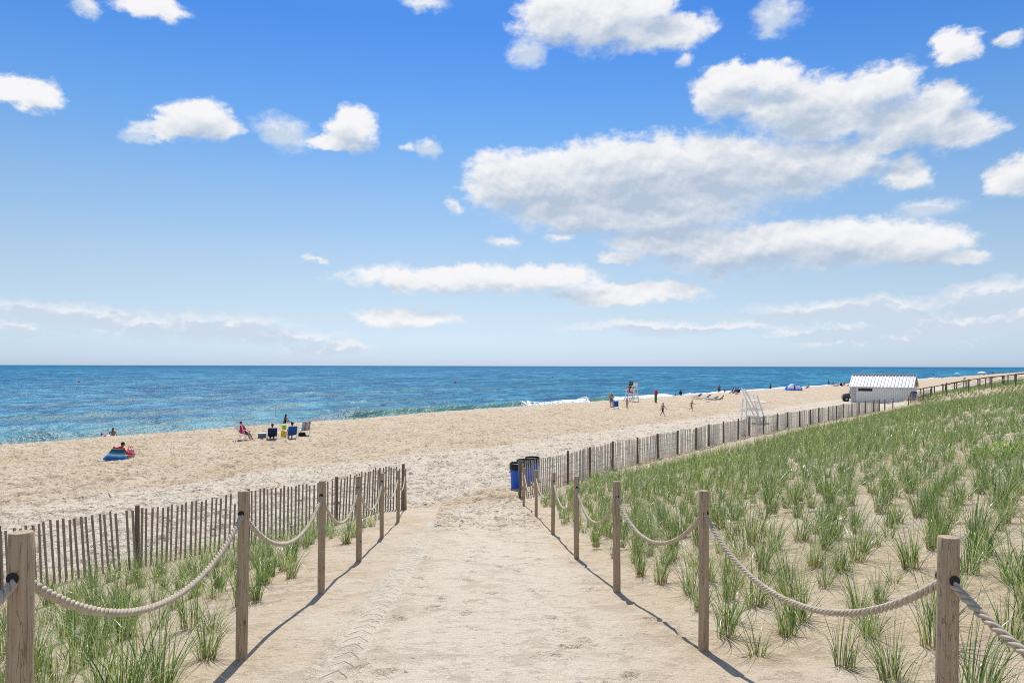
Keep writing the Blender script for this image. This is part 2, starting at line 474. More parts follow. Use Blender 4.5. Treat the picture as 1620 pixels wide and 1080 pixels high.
def polar_grid(center, thetas, radii):
    T, Rr = np.meshgrid(thetas, radii)
    X = center[0] + Rr * np.sin(T); Y = center[1] + Rr * np.cos(T)
    nt, nr = len(thetas), len(radii)
    idx = np.arange(nt * nr).reshape(nr, nt)
    F = np.stack([idx[:-1, :-1], idx[:-1, 1:], idx[1:, 1:], idx[1:, :-1]], -1).reshape(-1, 4)[:, ::-1]
    return X.ravel(), Y.ravel(), F

def pits(x, y, cell, depth, rad, seed, keep=1.0, aniso=1.0):
    gx = x / cell; gy = y / cell
    ix = np.floor(gx).astype(np.int64); iy = np.floor(gy).astype(np.int64)
    out = np.zeros_like(x)
    for i in (-1, 0, 1):
        for j in (-1, 0, 1):
            cx = ix + i; cy = iy + j
            k = _h(cx, cy, seed + 3) < keep
            qx = (cx + _h(cx, cy, seed)) * cell; qy = (cy + _h(cx, cy, seed + 1)) * cell
            a = _h(cx, cy, seed + 2) * 6.283
            dx_ = x - qx; dy_ = y - qy
            u = dx_ * np.cos(a) + dy_ * np.sin(a); v = -dx_ * np.sin(a) + dy_ * np.cos(a)
            d = np.sqrt((u / (rad * 1.45)) ** 2 + (v / (rad * 0.75)) ** 2)
            out = out + k * (-depth * (1 - sstep(0.55, 1.0, d)) + depth * 0.35 * np.exp(-((d - 1.3) / 0.28) ** 2))
    return out

def build_beach():
    # one sheet: fine around the path and the near beach, coarse to the horizon and behind
    th = np.concatenate([np.linspace(R(-150), R(-43), 60, endpoint=False), np.arange(R(-43), R(43), 0.0019), np.linspace(R(43.2), R(150), 60)])
    rad = [0.5]
    while rad[-1] < 6: rad.append(rad[-1] * 1.03)
    while rad[-1] < 95: rad.append(rad[-1] * 1.0034)
    while rad[-1] < 320: rad.append(rad[-1] * 1.008)
    while rad[-1] < 9000: rad.append(rad[-1] * 1.04)
    x, y, F = polar_grid((0, -6), th, np.array(rad))
    w = x * NX + y * NY; s = x * SX + y * SY
    z = terrain(x, y)
    near = sstep(150, 60, np.hypot(x, y))
    # wobble the crest a little along the shore
    xl = rope_x(LROPE, y); xr = rope_x(RROPE, y)
    on_path = sstep(-0.5, 0.3, x - xl) * sstep(-0.5, 0.3, xr - x) * sstep(17.5, 14.5, w)
    beach = sstep(15.0, 18.0, w) * sstep(59, 52, w)
    z = z + 0.10 * fbm(x * 0.22, y * 0.22, 3, 2) * (1 - on_path * 0.6) * sstep(57, 50, w)
    z = z + 0.055 * fbm(x * 1.1, y * 1.1, 3, 9) * near * (1 - on_path * 0.55) * sstep(57, 50, w)
    p = pits(x, y, 0.42, 0.085, 0.14, 21, 0.85)
    p2 = pits(x, y, 0.95, 0.10, 0.19, 51, 0.7)
    churn = sstep(12.5, 16.5, y) * sstep(0.1, 0.0, np.abs(x + 0.55) - 1.2 - 0.08 * (y - 16))
    few = pits(x, y, 0.5, 0.042, 0.075, 81, 0.6)
    z = z + (p + p2) * beach * near
    z = z + (p + 0.6 * p2) * 1.3 * on_path * np.clip(churn, 0, 1)
    z = z + few * on_path * (1 - 0.8 * np.clip(churn, 0, 1)) * sstep(-1.0, -0.75, x + 0.05 * y)
    # wheel ruts: one fresh on the left of the path, an old one in the middle, several along the back beach
    d1 = x + 0.95 + 0.052 * y
    z = z - 0.020 * sstep(0.17, 0.10, np.abs(d1)) * sstep(18, 15, y) * on_path
    z = z + 0.014 * np.exp(-((np.abs(d1) - 0.19) / 0.03) ** 2) * sstep(18, 15, y) * on_path
    d2 = x + 0.12 - 0.028 * y - 0.10 * np.sin(y * 0.55)
    z = z - 0.012 * sstep(0.13, 0.08, np.abs(d2)) * on_path * sstep(13, 10, y)
    for k, wc in enumerate((18.6, 20.4, 23.2, 24.9)):
        dw = w - wc - 0.7 * np.sin(s * 0.05 + k) - 0.25 * np.sin(s * 0.23 + 2 * k)
        z = z + (-0.05 * sstep(0.20, 0.10, np.abs(dw)) + 0.03 * np.exp(-((np.abs(dw) - 0.28) / 0.08) ** 2)) * near * sstep(-8, 4, s)
    # a rut that swings off the path onto the beach
    dd = np.hypot(x - 6.8, y - 22.0) - 7.0
    z = z + (-0.04 * sstep(0.18, 0.1, np.abs(dd)) + 0.02 * np.exp(-((np.abs(dd) - 0.26) / 0.08) ** 2)) * sstep(16, 19, y) * (x < 3) * (y < 30)
    pale = sstep(16.5, 18.5, w + 0.8 * vnoise(s * .3, s * 0, 4)) * sstep(28.6, 26.6, w + 1.6 * fbm(s * .12, w * .1, 3, 3))
    pale = np.maximum(pale, 0.42 * sstep(43, 50, w))
    pale = np.maximum(pale, 0.15 * sstep(14, 16, w))
    core = on_path * (0.42 + 0.36 * sstep(1.25, 0.3, np.abs(x - 0.1 + 0.04 * y)))
    core = np.maximum(core, on_path * 0.95 * sstep(0.22, 0.13, np.abs(d1)) * sstep(18, 15, y))
    core = np.maximum(core, on_path * 0.9 * sstep(0.16, 0.08, np.abs(d2)) * sstep(13, 10, y))
    pale = np.maximum(pale, core)
    pale = np.maximum(pale, 0.30 * (w < 15))
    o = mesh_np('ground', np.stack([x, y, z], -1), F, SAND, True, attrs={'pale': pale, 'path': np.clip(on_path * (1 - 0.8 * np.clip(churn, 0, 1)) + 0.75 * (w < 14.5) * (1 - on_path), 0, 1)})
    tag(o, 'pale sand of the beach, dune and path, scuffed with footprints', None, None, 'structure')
build_beach()

# ---------------------------------------------------------------- sea
def make_sea():
    m, t, b = new_mat('sea_water')
    P_ = world_co(t)
    px_, py_, pz_ = t.sep(P_)
    w = t.math('ADD', t.math('MULTIPLY', px_, NX), t.math('MULTIPLY', py_, NY))
    s = t.math('ADD', t.math('MULTIPLY', px_, SX), t.math('MULTIPLY', py_, SY))
    foam = t.node('ShaderNodeAttribute', attribute_name='foam').outputs['Fac']
    crest = t.node('ShaderNodeAttribute', attribute_name='crest').outputs['Fac']
    chop = t.node('ShaderNodeAttribute', attribute_name='chop').outputs['Fac']
    q = t.comb(t.math('MULTIPLY', s, 0.45), w, 0.0)
    big = t.noise(q, 0.03, 4, 0.6)
    mid_ = t.noise(q, 0.22, 5, 0.65)
    sm = t.noise(q, 1.3, 5, 0.7)
    depth = t.mapr(w, 53, 400, 0, 1)
    depth = t.math('POWER', t.math('MAXIMUM', depth, 0.0001), 0.42)
    col = t.ramp(depth, [(0.0, (0.045, 0.150, 0.235)), (0.3, (0.016, 0.125, 0.225)), (0.6, (0.004, 0.100, 0.200)), (1.0, (0.002, 0.080, 0.190))])
    col = t.mix(t.math('MULTIPLY', t.mapr(mid_, 0.42, 0.62), 0.35), col, (0.02, 0.165, 0.28))
    col = t.mix(t.math('MULTIPLY', t.mapr(big, 0.45, 0.65), 0.25), col, (0.006, 0.085, 0.18))
    ch = t.math('ADD', t.math('MULTIPLY', t.noise(q, 0.75, 6, 0.8), 0.5), t.math('MULTIPLY', chop, 0.5))
    col = t.mix(t.mapr(ch, 0.50, 0.70), col, (0.045, 0.235, 0.36))  # varied light on wave facets painted in as pale and dark blue
    col = t.mix(t.math('MULTIPLY', t.mapr(ch, 0.49, 0.34), 0.85), col, (0.003, 0.055, 0.14))
    col = t.mix(t.math('MULTIPLY', t.mapr(t.noise(q, 2.0, 4, 0.75), 0.64, 0.70), t.mapr(chop, 0.62, 0.75)), col, (0.75, 0.80, 0.82))  # sun sparkle on the wave tops painted as small white points
    col = t.mix(t.math('MULTIPLY', crest, 0.85), col, (0.10, 0.235, 0.165))
    fn = t.noise(P_, 1.7, 6, 0.72)
    fm = t.mapr(t.math('MULTIPLY', foam, t.math('ADD', 1.0, t.math('MULTIPLY', t.math('SUBTRACT', fn, 0.5), 4.0))), 0.42, 0.62, smooth=True)
    col = t.mix(fm, col, (0.85, 0.87, 0.87))
    t.link(col, b.inputs['Base Color'])
    t.link(t.mapr(fm, 0, 1, 0.16, 0.8), b.inputs['Roughness'])
    b.inputs['IOR'].default_value = 1.33
    b.inputs['Specular IOR Level'].default_value = 0.0
    h = t.math('ADD', t.math('MULTIPLY', mid_, 0.9), t.math('MULTIPLY', sm, 0.28))
    q2 = t.comb(t.math('MULTIPLY', s, 0.7), w, 0.0)
    h = t.math('ADD', h, t.math('MULTIPLY', t.noise(q2, 5.0, 4, 0.6), 0.05))
    bump(t, b, h, 0.9, 1.0)
    # a choppy surface mirrors far less of the low sky than a flat one: even, small share of mirror reflection
    gl = t.node('ShaderNodeBsdfGlossy'); gl.inputs['Roughness'].default_value = 0.36
    t.link(b.inputs['Normal'].links[0].from_socket, gl.inputs['Normal'])
    mx = t.node('ShaderNodeMixShader'); t.link(t.mapr(fm, 0, 1, 0.048, 0.0), mx.inputs[0])
    t.link(b.outputs[0], mx.inputs[1]); t.link(gl.outputs[0], mx.inputs[2])
    t.link(mx.outputs[0], [n for n in t.n if n.type == 'OUTPUT_MATERIAL'][0].inputs[0])
    return m
SEA = make_sea()

def build_sea():
    th = np.concatenate([np.linspace(R(-89), R(-39), 60, endpoint=False), np.arange(R(-39), R(50), 0.0021), np.linspace(R(50.5), R(89), 30)])
    rad = [25.0]
    while rad[-1] < 1400: rad.append(rad[-1] * 1.0032)
    while rad[-1] < 4000: rad.append(rad[-1] * 1.010)
    while rad[-1] < 40000: rad.append(rad[-1] * 1.03)
    x, y, F = polar_grid((0, 0), th, np.array(rad))
    w = x * NX + y * NY; s = x * SX + y * SY
    r = np.hypot(x, y)
    k = sstep(900, 80, r)
    z = 0.16 * k * fbm(s * 0.10, w * 0.24, 3, 31) + 0.22 * k * fbm(s * 0.30, w * 0.65, 3, 36) * (0.35 + 0.65 * sstep(56, 75, w)) 
    k3 = sstep(4500, 900, r) * sstep(62, 82, w)
    c_a = fbm(s * 0.16, w * 0.30, 2, 61); c_b = fbm(s * 0.045, w * 0.085, 3, 66); c_c = fbm(s * 0.5, w * 0.8, 2, 71)
    z = z + 0.55 * k3 * (c_a * 0.5 + c_b * sstep(150, 500, r) + c_c * 0.3)
    chop = 0.5 + 0.55 * (c_a * sstep(1500, 500, r) + c_b * 0.9 * sstep(120, 400, r) + c_c * 0.7 * sstep(500, 150, r))
    k2 = sstep(260, 60, r)
    z = z + 0.10 * k2 * fbm(s * 0.9, w * 1.7, 3, 41)
    crest = np.zeros_like(z); foam = np.zeros_like(z)
    def swell(w0, amp, wid, s0, s1, face, fo, seed, soft=14):
        nonlocal z, crest, foam
        ww = w0 + 1.3 * fbm(s * 0.045, s * 0, 2, seed)
        env = sstep(s0 - soft, s0 + soft * .4, s) * sstep(s1 + soft, s1 - soft * .4, s) * (0.9 + 0.35 * vnoise(s * 0.11, s * 0, seed + 3))
        d = w - ww
        prof = np.where(d < 0, np.exp(-(d / (wid * 0.45)) ** 2), np.exp(-(d / wid) ** 2))
        z = z + amp * env * prof
        crest = np.maximum(crest, face * env * np.exp(-((d + wid * 0.35) / (wid * 0.55)) ** 2))
        if fo: foam = np.maximum(foam, fo * env * np.exp(-((d + wid * 0.25) / (wid * 0.8)) ** 2))
    swell(66.0, 1.10, 2.1, 50, 79, 0.95, 0.0, 3, 8)
    swell(65.0, 0.68, 2.2, 79, 96, 0.6, 0.72, 5, 3)
    swell(65.3, 0.80, 2.0, 96, 104, 0.95, 0.35, 6, 3)
    swell(64.5, 0.70, 1.8, 104, 124, 0.5, 0.9, 7, 4)
    swell(66.5, 0.60, 2.0, 5, 46, 0.45, 0.0, 7, 10)
    swell(76.0, 0.50, 2.4, 2, 60, 0.35, 0.0, 8)
    swell(92.0, 0.45, 3.0, -10, 80, 0.35, 0.0, 9)
    swell(124.0, 0.40, 4.0, 0, 220, 0.2, 0.0, 12)
    swell(62.0, 0.75, 1.8, 124, 420, 0.35, 0.85, 14, 10)
    # wash at the water's edge
    edge = 59.3 + 0.9 * vnoise(s * 0.08, s * 0, 17)
    foam = np.maximum(foam, 0.45 * np.exp(-((w - edge) / 0.8) ** 2))
    foam = np.maximum(foam, 0.62 * sstep(-6, -16, s) * np.exp(-((w - edge - 0.6) / 1.6) ** 2))
    keep = (w[F].max(axis=1) > 50)
    o = mesh_np('sea', np.stack([x, y, z], -1), F[keep], SEA, True, attrs={'foam': foam, 'crest': np.clip(crest, 0, 1), 'chop': chop})
    tag(o, 'blue sea with small waves breaking green and white at the shore', None, None, 'structure')
build_sea()
# ---------------------------------------------------------------- timber, rope, pickets
def wood(name, c0, c1, c2, zs=1.0, crack=0.6, axis=2, scl=1.0):
    m, t, b = new_mat(name)
    co = obj_co(t)
    rnd = t.node('ShaderNodeObjectInfo').outputs['Random']
    x, y, z = t.sep(co)
    q = t.comb(t.math('MULTIPLY', x, 14.0 * scl), t.math('MULTIPLY', y, 14.0 * scl), t.math('MULTIPLY', z, 0.8 * zs)) if axis == 2 else t.comb(t.math('MULTIPLY', x, 0.8 * zs), t.math('MULTIPLY', y, 14.0 * scl), t.math('MULTIPLY', z, 14.0 * scl))
    q = t.vmath('ADD', q, t.comb(t.math('MULTIPLY', rnd, 37.0), 0.0, t.math('MULTIPLY', rnd, 11.0)))
    g = t.noise(q, 4.0, 6, 0.6, 0.6)
    blot = t.noise(co, 5.0, 4, 0.6)
    col = t.mix(t.mapr(g, 0.35, 0.65), c0, c1)
    col = t.mix(t.math('MULTIPLY', t.mapr(blot, 0.45, 0.7), 0.6), col, c2)
    kn = t.voro(t.vmath('MULTIPLY', co, (1, 1, 0.45)), 9.0)
    kf = t.mapr(kn, 0.06, 0.11, 1.0, 0.0, smooth=True)
    col = t.mix(t.math('MULTIPLY', kf, 0.75), col, tuple(v * 0.28 for v in c0))
    ck = t.noise(q, 2.2, 3, 0.7, 1.2)
    cf = t.mapr(t.math('ABSOLUTE', t.math('SUBTRACT', ck, 0.5)), 0.0, 0.012, 1.0, 0.0)
    col = t.mix(t.math('MULTIPLY', cf, crack), col, tuple(v * 0.3 for v in c0))
    t.link(col, b.inputs['Base Color'])
    b.inputs['Roughness'].default_value = 0.85; b.inputs['Specular IOR Level'].default_value = 0.2
    bump(t, b, t.math('SUBTRACT', t.math('MULTIPLY', g, 0.5), t.math('MULTIPLY', cf, 0.8)), 0.7, 0.006)
    return m
POST = wood('weathered_post', (0.34, 0.25, 0.16), (0.46, 0.355, 0.24), (0.41, 0.345, 0.26))
POSTF = wood('old_post', (0.14, 0.105, 0.08), (0.21, 0.165, 0.125), (0.15, 0.125, 0.105))
PICK2 = wood('silvered_picket_wood', (0.42, 0.39, 0.35), (0.54, 0.51, 0.47), (0.46, 0.44, 0.41), crack=0.3, scl=0.7)
PICK = wood('picket_wood', (0.23, 0.185, 0.145), (0.34, 0.285, 0.23), (0.28, 0.25, 0.22), crack=0.3, scl=0.7)
ROPE = None
def make_rope():
    m, t, b = new_mat('rope_fibre')
    co = obj_co(t)
    n = t.noise(co, 30, 5, 0.7)
    t.link(t.mix(t.mapr(n, 0.3, 0.7), (0.36, 0.30, 0.22), (0.56, 0.49, 0.385)), b.inputs['Base Color'])
    b.inputs['Roughness'].default_value = 0.85; b.inputs['Specular IOR Level'].default_value = 0.2
    bump(t, b, t.noise(co, 420, 3, 0.7), 0.6, 0.002)
    return m
ROPE = make_rope()
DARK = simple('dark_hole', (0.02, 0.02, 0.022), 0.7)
WIRE = simple('fence_wire', (0.22, 0.20, 0.18), 0.5, metal=0.6)

def catenary(a, b, sag, n):
    a = Vector(a); b = Vector(b); out = []
    for i in range(n + 1):
        t = i / n
        p = a.lerp(b, t); p.z -= sag * 4 * t * (1 - t) * (1.0 + 0.12 * (abs(2 * t - 1) ** 2))
        out.append(p)
    return out
def twisted(mb, pts, R0, strands=3, seg=6, pitch=0.11):
    # arc length
    L = [0.0]
    for i in range(1, len(pts)): L.append(L[-1] + (pts[i] - pts[i - 1]).length)
    for k in range(strands):
        q = []
        for i, p in enumerate(pts):
            d = (pts[min(i + 1, len(pts) - 1)] - pts[max(i - 1, 0)]).normalized()
            x = d.cross(Vector((0, 0, 1))).normalized(); y = x.cross(d)
            a = 2 * math.pi * (L[i] / pitch + k / strands)
            q.append(p + (x * math.cos(a) + y * math.sin(a)) * R0 * 0.53)
        mb.tube(q, R0 * 0.50, seg)

def rope_fence(tab, H, rad, label, hole_drop, sags, lean, mat=POST, detail=True, zfun=tz, group='rope fences', ropr=0.019, color=None):
    root = empty('rope_fence', (tab[0][0], tab[0][1], zfun(*tab[0])), 0, label, 'rope fence', group)
    o0 = Vector(root.location)
    holes = []
    for i, (x, y) in enumerate(tab):
        h = H[i] if isinstance(H, (list, tuple)) else H
        b = Vector((x, y, zfun(x, y)))
        lx, ly = lean[i] if lean else (random.uniform(-.012, .012), random.uniform(-.012, .012))
        top = b + Vector((lx * h, ly * h, h))
        r_ = rad * random.uniform(0.94, 1.06)
        mb = MB(); n = 14 if detail else 3; seg = 22 if detail else 8
        pts = []; rr = []
        ph = random.uniform(0, 6)
        for k in range(n + 1):
            t = k / n
            p = (b - Vector((0, 0, 0.4))).lerp(top, t)
            p += Vector((0.004 * math.sin(5 * t + ph), 0.004 * math.cos(4 * t + ph), 0)) if detail else Vector()
            pts.append(p - b); rr.append(r_ * (1.04 - 0.06 * t) * (1 + (0.015 * math.sin(9 * t + ph) if detail else 0)))
        if detail:
            pts.append(pts[-1] + Vector((0, 0, 0.006))); rr.append(rr[-1] * 0.90)
        mb.tube(pts, rr, seg)
        po = mb.build('post', mat, root, True)
        po.location = b - o0
        md = po.modifiers.new('n', 'EDGE_SPLIT'); md.split_angle = R(40)
        hz = top - (top - b).normalized() * hole_drop
        holes.append(hz)
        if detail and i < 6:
            # black disc on both faces, painting the shade inside the rope's bore
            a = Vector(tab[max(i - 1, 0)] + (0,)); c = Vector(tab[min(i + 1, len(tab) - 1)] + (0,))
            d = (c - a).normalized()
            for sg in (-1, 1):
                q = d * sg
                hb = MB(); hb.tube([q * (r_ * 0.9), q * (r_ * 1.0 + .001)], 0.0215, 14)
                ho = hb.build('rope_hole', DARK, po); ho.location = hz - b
    for i in range(len(tab) - 1):
        a, c = holes[i], holes[i + 1]
        L = (c - a).length
        mb = MB()
        if detail and i < 5:
            pts = catenary(a, c, sags[i], int(L / 0.012)); twisted(mb, [p - o0 for p in pts], ropr)
        elif detail:
            pts = catenary(a, c, sags[i], 60); twisted(mb, [p - o0 for p in pts], ropr, seg=5)
        else:
            mb.tube([p - o0 for p in catenary(a, c, sags[i] if sags else 0.35, 14)], ropr, 6)
        mb.build('rope', ROPE, root, True)
    return root
NOLEAN = lambda n: [(0.0, 0.0)] * n
rope_fence(LROPE, [1.2, 1.155, 1.2, 1.2, 1.2, 1.2, 1.2, 1.2], 0.0395, 'grey post and thick rope fence along the left edge of the sand path', 0.15, [0.36, 0.36, 0.36, 0.40, 0.42, 0.40, 0.40], [(0, 0), (0.0, 0), (0.004, 0), (0.0, 0.01), (-0.01, 0), (0.01, 0), (0.005, 0), (-0.01, 0)])
rope_fence(RROPE, [1.2, 1.115, 1.2, 1.2, 1.2, 1.2, 1.2, 1.2, 1.12], 0.0395, 'post and thick rope fence along the right edge of the sand path', 0.16, [0.40, 0.38, 0.36, 0.40, 0.42, 0.44, 0.50, 0.55], [(0, 0), (0.006, 0), (0.008, 0.0), (-0.004, 0), (0.0, 0), (0.01, 0), (-0.01, 0), (0.02, 0), (0.16, 0.02)])

def snow_fence(tab, label, height, lean_amp, name='picket_fence', spacing=0.105, seed=1, dark=POSTF, group='slatted sand fences', posth=0.06, pick=None):
    rd = random.Random(seed)
    root = empty(name, (tab[0][0], tab[0][1], tz(*tab[0])), 0, label, 'sand fence', group)
    o0 = Vector(root.location)
    # posts every bay
    P2 = [Vector((x, y, 0)) for x, y in tab]
    L = [0]
    for i in range(1, len(P2)): L.append(L[-1] + (P2[i] - P2[i - 1]).length)
    def pos(d):
        i = max(j for j in range(len(L)) if L[j] <= d + 1e-6); i = min(i, len(L) - 2)
        t = (d - L[i]) / (L[i + 1] - L[i]); p = P2[i].lerp(P2[i + 1], t)
        tg = (P2[i + 1] - P2[i]).normalized()
        off = 0.10 * math.sin(d * 0.9 + seed) + 0.06 * math.sin(d * 2.3)
        p = p + Vector((tg.y, -tg.x, 0)) * off * 0.6
        p.z = tz(p.x, p.y); return p, tg
    bay = 2.44; nb = int(L[-1] / bay)
    for k in range(nb + 1):
        p, tg = pos(k * bay)
        nrm = Vector((tg.y, -tg.x, 0))
        h = height + posth + rd.uniform(-.04, .05)
        a = p + nrm * 0.055 - Vector((0, 0, .4)); b_ = p + nrm * 0.055 + Vector((rd.uniform(-.03, .03), rd.uniform(-.02, .02), h))
        mb = MB(); mb.tube([Vector((0, 0, -.4)), (b_ - a) * 0.5 + Vector((0, 0, -.4)), b_ - a + Vector((0, 0, -.4))], [0.05, 0.048, 0.045], 10)
        po = mb.build('post', dark, root, True); po.location = a + Vector((0, 0, .4)) - o0
        po.modifiers.new('n', 'EDGE_SPLIT').split_angle = R(40)
    for k in range(nb):
        mb = MB(); wires = [[] for _ in range(5)]
        n = int(bay / spacing); lk = rd.uniform(-lean_amp, lean_amp)
        for j in range(n):
            if rd.random() < .012: continue
            d = k * bay + (j + 0.5) * bay / n + rd.uniform(-.012, .012)
            p, tg = pos(min(d, L[-1] - .01))
            nrm = Vector((tg.y, -tg.x, 0))
            h = height + rd.uniform(-.035, .035) - (rd.uniform(.1, .3) if rd.random() < .02 else 0) + 0.03 * math.sin(d * 1.7)
            ln = lk + rd.uniform(-.015, .015) + lean_amp * 0.6 * math.sin(d * 0.8 + seed)
            a = p - Vector((0, 0, .06)); b_ = p + tg * ln * h + nrm * rd.uniform(-.02, .02) + Vector((0, 0, h))
            mb.bar(a - o0, b_ - o0, 0.044 * rd.uniform(.85, 1.12), 0.009, up=nrm)
            for q in range(5): wires[q].append(a.lerp(b_, 0.14 + 0.19 * q) + nrm * 0.008 - o0)
        pk = mb.build('picket_panel', pick or PICK, root)
        wb = MB()
        for q in wires: wb.tube(q, 0.0028, 4, cap=False)
        wb.build('wire', WIRE, pk)
    return root
_d = (-SX, -SY)
left_tab = [(-3.12, 19.95), (-4.66, 18.07), (-6.22, 16.22), (-7.9, 14.3), (-9.05, 12.85), (-10.6, 11.0), (-14.0, 7.0)]
snow_fence(left_tab, 'dark slatted picket fence across the sand behind the left rope fence', 1.24, 0.045, seed=2)
right_tab = [(0.30, 24.7), (1.9, 26.0), (3.8, 29.5), (5.66, 32.2), (9.6, 37.6), (11.6, 40.4), (15.7, 45.8), (21.3, 52.2), (29.6, 61.8), (39.6, 73.0)]
snow_fence(right_tab, 'long weathered picket fence running from the blue bins to the white hut', 1.2, 0.05, seed=5, pick=PICK2, spacing=0.092)

# ---------------------------------------------------------------- beach grass
def make_grass(name, hue=0.0):
    m, t, b = new_mat(name)
    co = t.node('ShaderNodeUVMap').outputs[0] if False else None
    hgt = t.node('ShaderNodeAttribute', attribute_name='hgt').outputs['Fac']
    rv = t.node('ShaderNodeAttribute', attribute_name='rnd').outputs['Fac']
    P_ = world_co(t)
    patch = t.noise(P_, 0.35, 3, 0.6)
    col = t.ramp(rv, [(0.0, (0.028, 0.070, 0.018)), (0.28, (0.070, 0.170, 0.026)), (0.50, (0.150, 0.265, 0.046)), (0.64, (0.30, 0.38, 0.15)), (0.77, (0.60, 0.63, 0.48)), (1.0, (0.52, 0.42, 0.25))])  # palest stop paints sun glints into some of the blades
    col = t.mix(t.math('MULTIPLY', t.mapr(patch, 0.4, 0.65), 0.45), col, (0.085, 0.155, 0.075))
    tipc = t.mix(t.mapr(hgt, 0.55, 1.0), col, (0.24, 0.29, 0.14))
    basec = t.mix(t.mapr(hgt, 0.0, 0.22), (0.26, 0.20, 0.095), tipc)
    t.link(basec, b.inputs['Base Color'])
    b.inputs['Roughness'].default_value = 0.33; b.inputs['Specular IOR Level'].default_value = 0.65
    tr = t.node('ShaderNodeBsdfTranslucent'); t.link(t.mix(1.0, basec, (1.3, 1.35, 0.55), 'MULTIPLY'), tr.inputs[0])
    mx = t.node('ShaderNodeMixShader'); mx.inputs[0].default_value = 0.34
    t.link(b.outputs[0], mx.inputs[1]); t.link(tr.outputs[0], mx.inputs[2])
    out = [n for n in t.n if n.type == 'OUTPUT_MATERIAL'][0]
    t.link(mx.outputs[0], out.inputs[0])
    return m
GRASS = make_grass('beach_grass_blades')

def clump_arrays(rg, nb, seg, H, spread, width, cx=None, cy=None, cz=None, scale=None, windx=0.10, windy=-0.06):
    """vectorised: nb blades for each of the N clumps; returns V, F, hgt, rnd"""
    N = 1 if cx is None else len(cx)
    if cx is None: cx = np.zeros(1); cy = np.zeros(1); cz = np.zeros(1)
    if scale is None: scale = np.ones(N)
    n = N * nb
    C = np.repeat(np.stack([cx, cy, cz], -1), nb, axis=0); S = np.repeat(scale, nb)
    a = rg.uniform(0, 2 * np.pi, n); r0 = np.sqrt(rg.uniform(0, 1, n)) * 0.075 * S
    base = C + np.stack([np.cos(a) * r0, np.sin(a) * r0, np.full(n, -0.02)], -1)
    dead = rg.uniform(0, 1, n) < 0.12
    h = H * S * np.where(dead, rg.uniform(0.15, 0.55, n), rg.uniform(0.40, 1.12, n))
    out = spread * rg.uniform(0.05, 1.0, n) ** 1.4 * H * S * np.where(dead, 1.6, 1.25)
    a2 = a + rg.normal(0, 0.6, n)
    cw = np.repeat(rg.normal(0, 0.06, (N, 2)), nb, axis=0)
    dx = np.cos(a2) * out + (windx + cw[:, 0]) * h; dy = np.sin(a2) * out + (windy + cw[:, 1]) * h
    droop = np.clip(rg.uniform(0.0, 1.25, n) ** 2 * 0.95, 0, 1.2)
    ft = rg.uniform(0, np.pi, n)
    wv = np.stack([np.cos(ft), np.sin(ft), np.zeros(n)], -1)
    wd = width * rg.uniform(0.7, 1.25, n) * (0.6 + 0.4 * S)
    Vs = []; hs = []
    for k in range(seg + 1):
        t = k / seg
        k1 = t ** 1.5 + droop * 0.5 * t ** 3; p = base + np.stack([dx * k1, dy * k1, h * (t - droop * t ** 3 * 0.62)], -1)
        ww = wd * (1 - t ** 2.2 * 0.93) * 0.5
        Vs.append(p - wv * ww[:, None]); Vs.append(p + wv * ww[:, None]); hs += [t, t]
    V = np.stack(Vs, 1)                   # n, 2(seg+1), 3
    k = np.arange(seg)
    q = np.stack([2 * k, 2 * k + 1, 2 * k + 3, 2 * k + 2], -1)
    F = (np.arange(n)[:, None, None] * (2 * (seg + 1)) + q[None]).reshape(-1, 4)
    hg = np.tile(np.array(hs), n)
    rv = np.repeat(np.where(dead, rg.uniform(0.9, 1, n), rg.uniform(0, 1, n) ** 1.15 * 0.93), 2 * (seg + 1))
    return V.reshape(-1, 3), F, hg, rv

rg = np.random.default_rng(3)
HOR = 690.0
# planting grid: right field and left bed
def plant_points():
    pts = []
    for w_ in np.arange(-14, 19.5, 0.48):
        for s_ in np.arange(1.0, 134, 0.46):
            w = w_ + rg.uniform(-.11, .11); s = s_ + rg.uniform(-.14, .14) + 0.2 * math.sin(w_ * 9)
            x, y = ws(w, s)
            if y < 0.6: continue
            if x < np.interp(y, [p[1] for p in RROPE], [p[0] for p in RROPE]) + (0.24 if y < 6 else 0.36) + 0.2 * rg.random(): continue
            if abs(x / y) > 0.86: continue
            if 102.8 < s < 105.7 and w > -12: continue
            if s > 96.5 and 97 < s < 102.5 and w > 16.2: continue
            if w > 15.0 + 4.2 * float(sstep(90, 101, s)): continue
            if w > 13.9 + 0.5 * rg.random() and y < 40: continue
            bare = float(fbm(np.array(x * .22), np.array(y * .22), 3, 77))
            keep = 0.93 if bare > -0.35 else 0.55
            if w < 3 and y > 14: keep -= 0.12
            if y > 16: keep -= 0.14 * min(1, (y - 16) / 10)
            if rg.random() > keep: continue
            pts.append((x, y, 0))
    for w_ in np.arange(-2, 14.6, 0.48):
        for s_ in np.arange(-12, 16, 0.48):
            w = w_ + rg.uniform(-.15, .15); s = s_ + rg.uniform(-.17, .17)
            x, y = ws(w, s)
            if y < 0.8 or abs(x / y) > 1.6: continue
            xl = np.interp(y, [p[1] for p in LROPE], [p[0] for p in LROPE])
            if x > xl - (0.20 if y < 6 else 0.38): continue
            keep = 0.80
            if w > 12.6: keep = 0.22
            if y > 9: keep *= 0.75
            if x > xl - 0.9 and y > 6: keep *= 0.7
            if rg.random() > keep: continue
            pts.append((x, y, 1))
    return np.array(pts)
PP = plant_points()
dist = np.hypot(PP[:, 0], PP[:, 1])
order = np.argsort(dist)
PP = PP[order]; dist = dist[order]
Zp = terrain(PP[:, 0], PP[:, 1])
inview = (np.abs(PP[:, 0] / PP[:, 1]) < 0.80) & ((CZ - Zp - 0.75) / PP[:, 1] < 0.47)
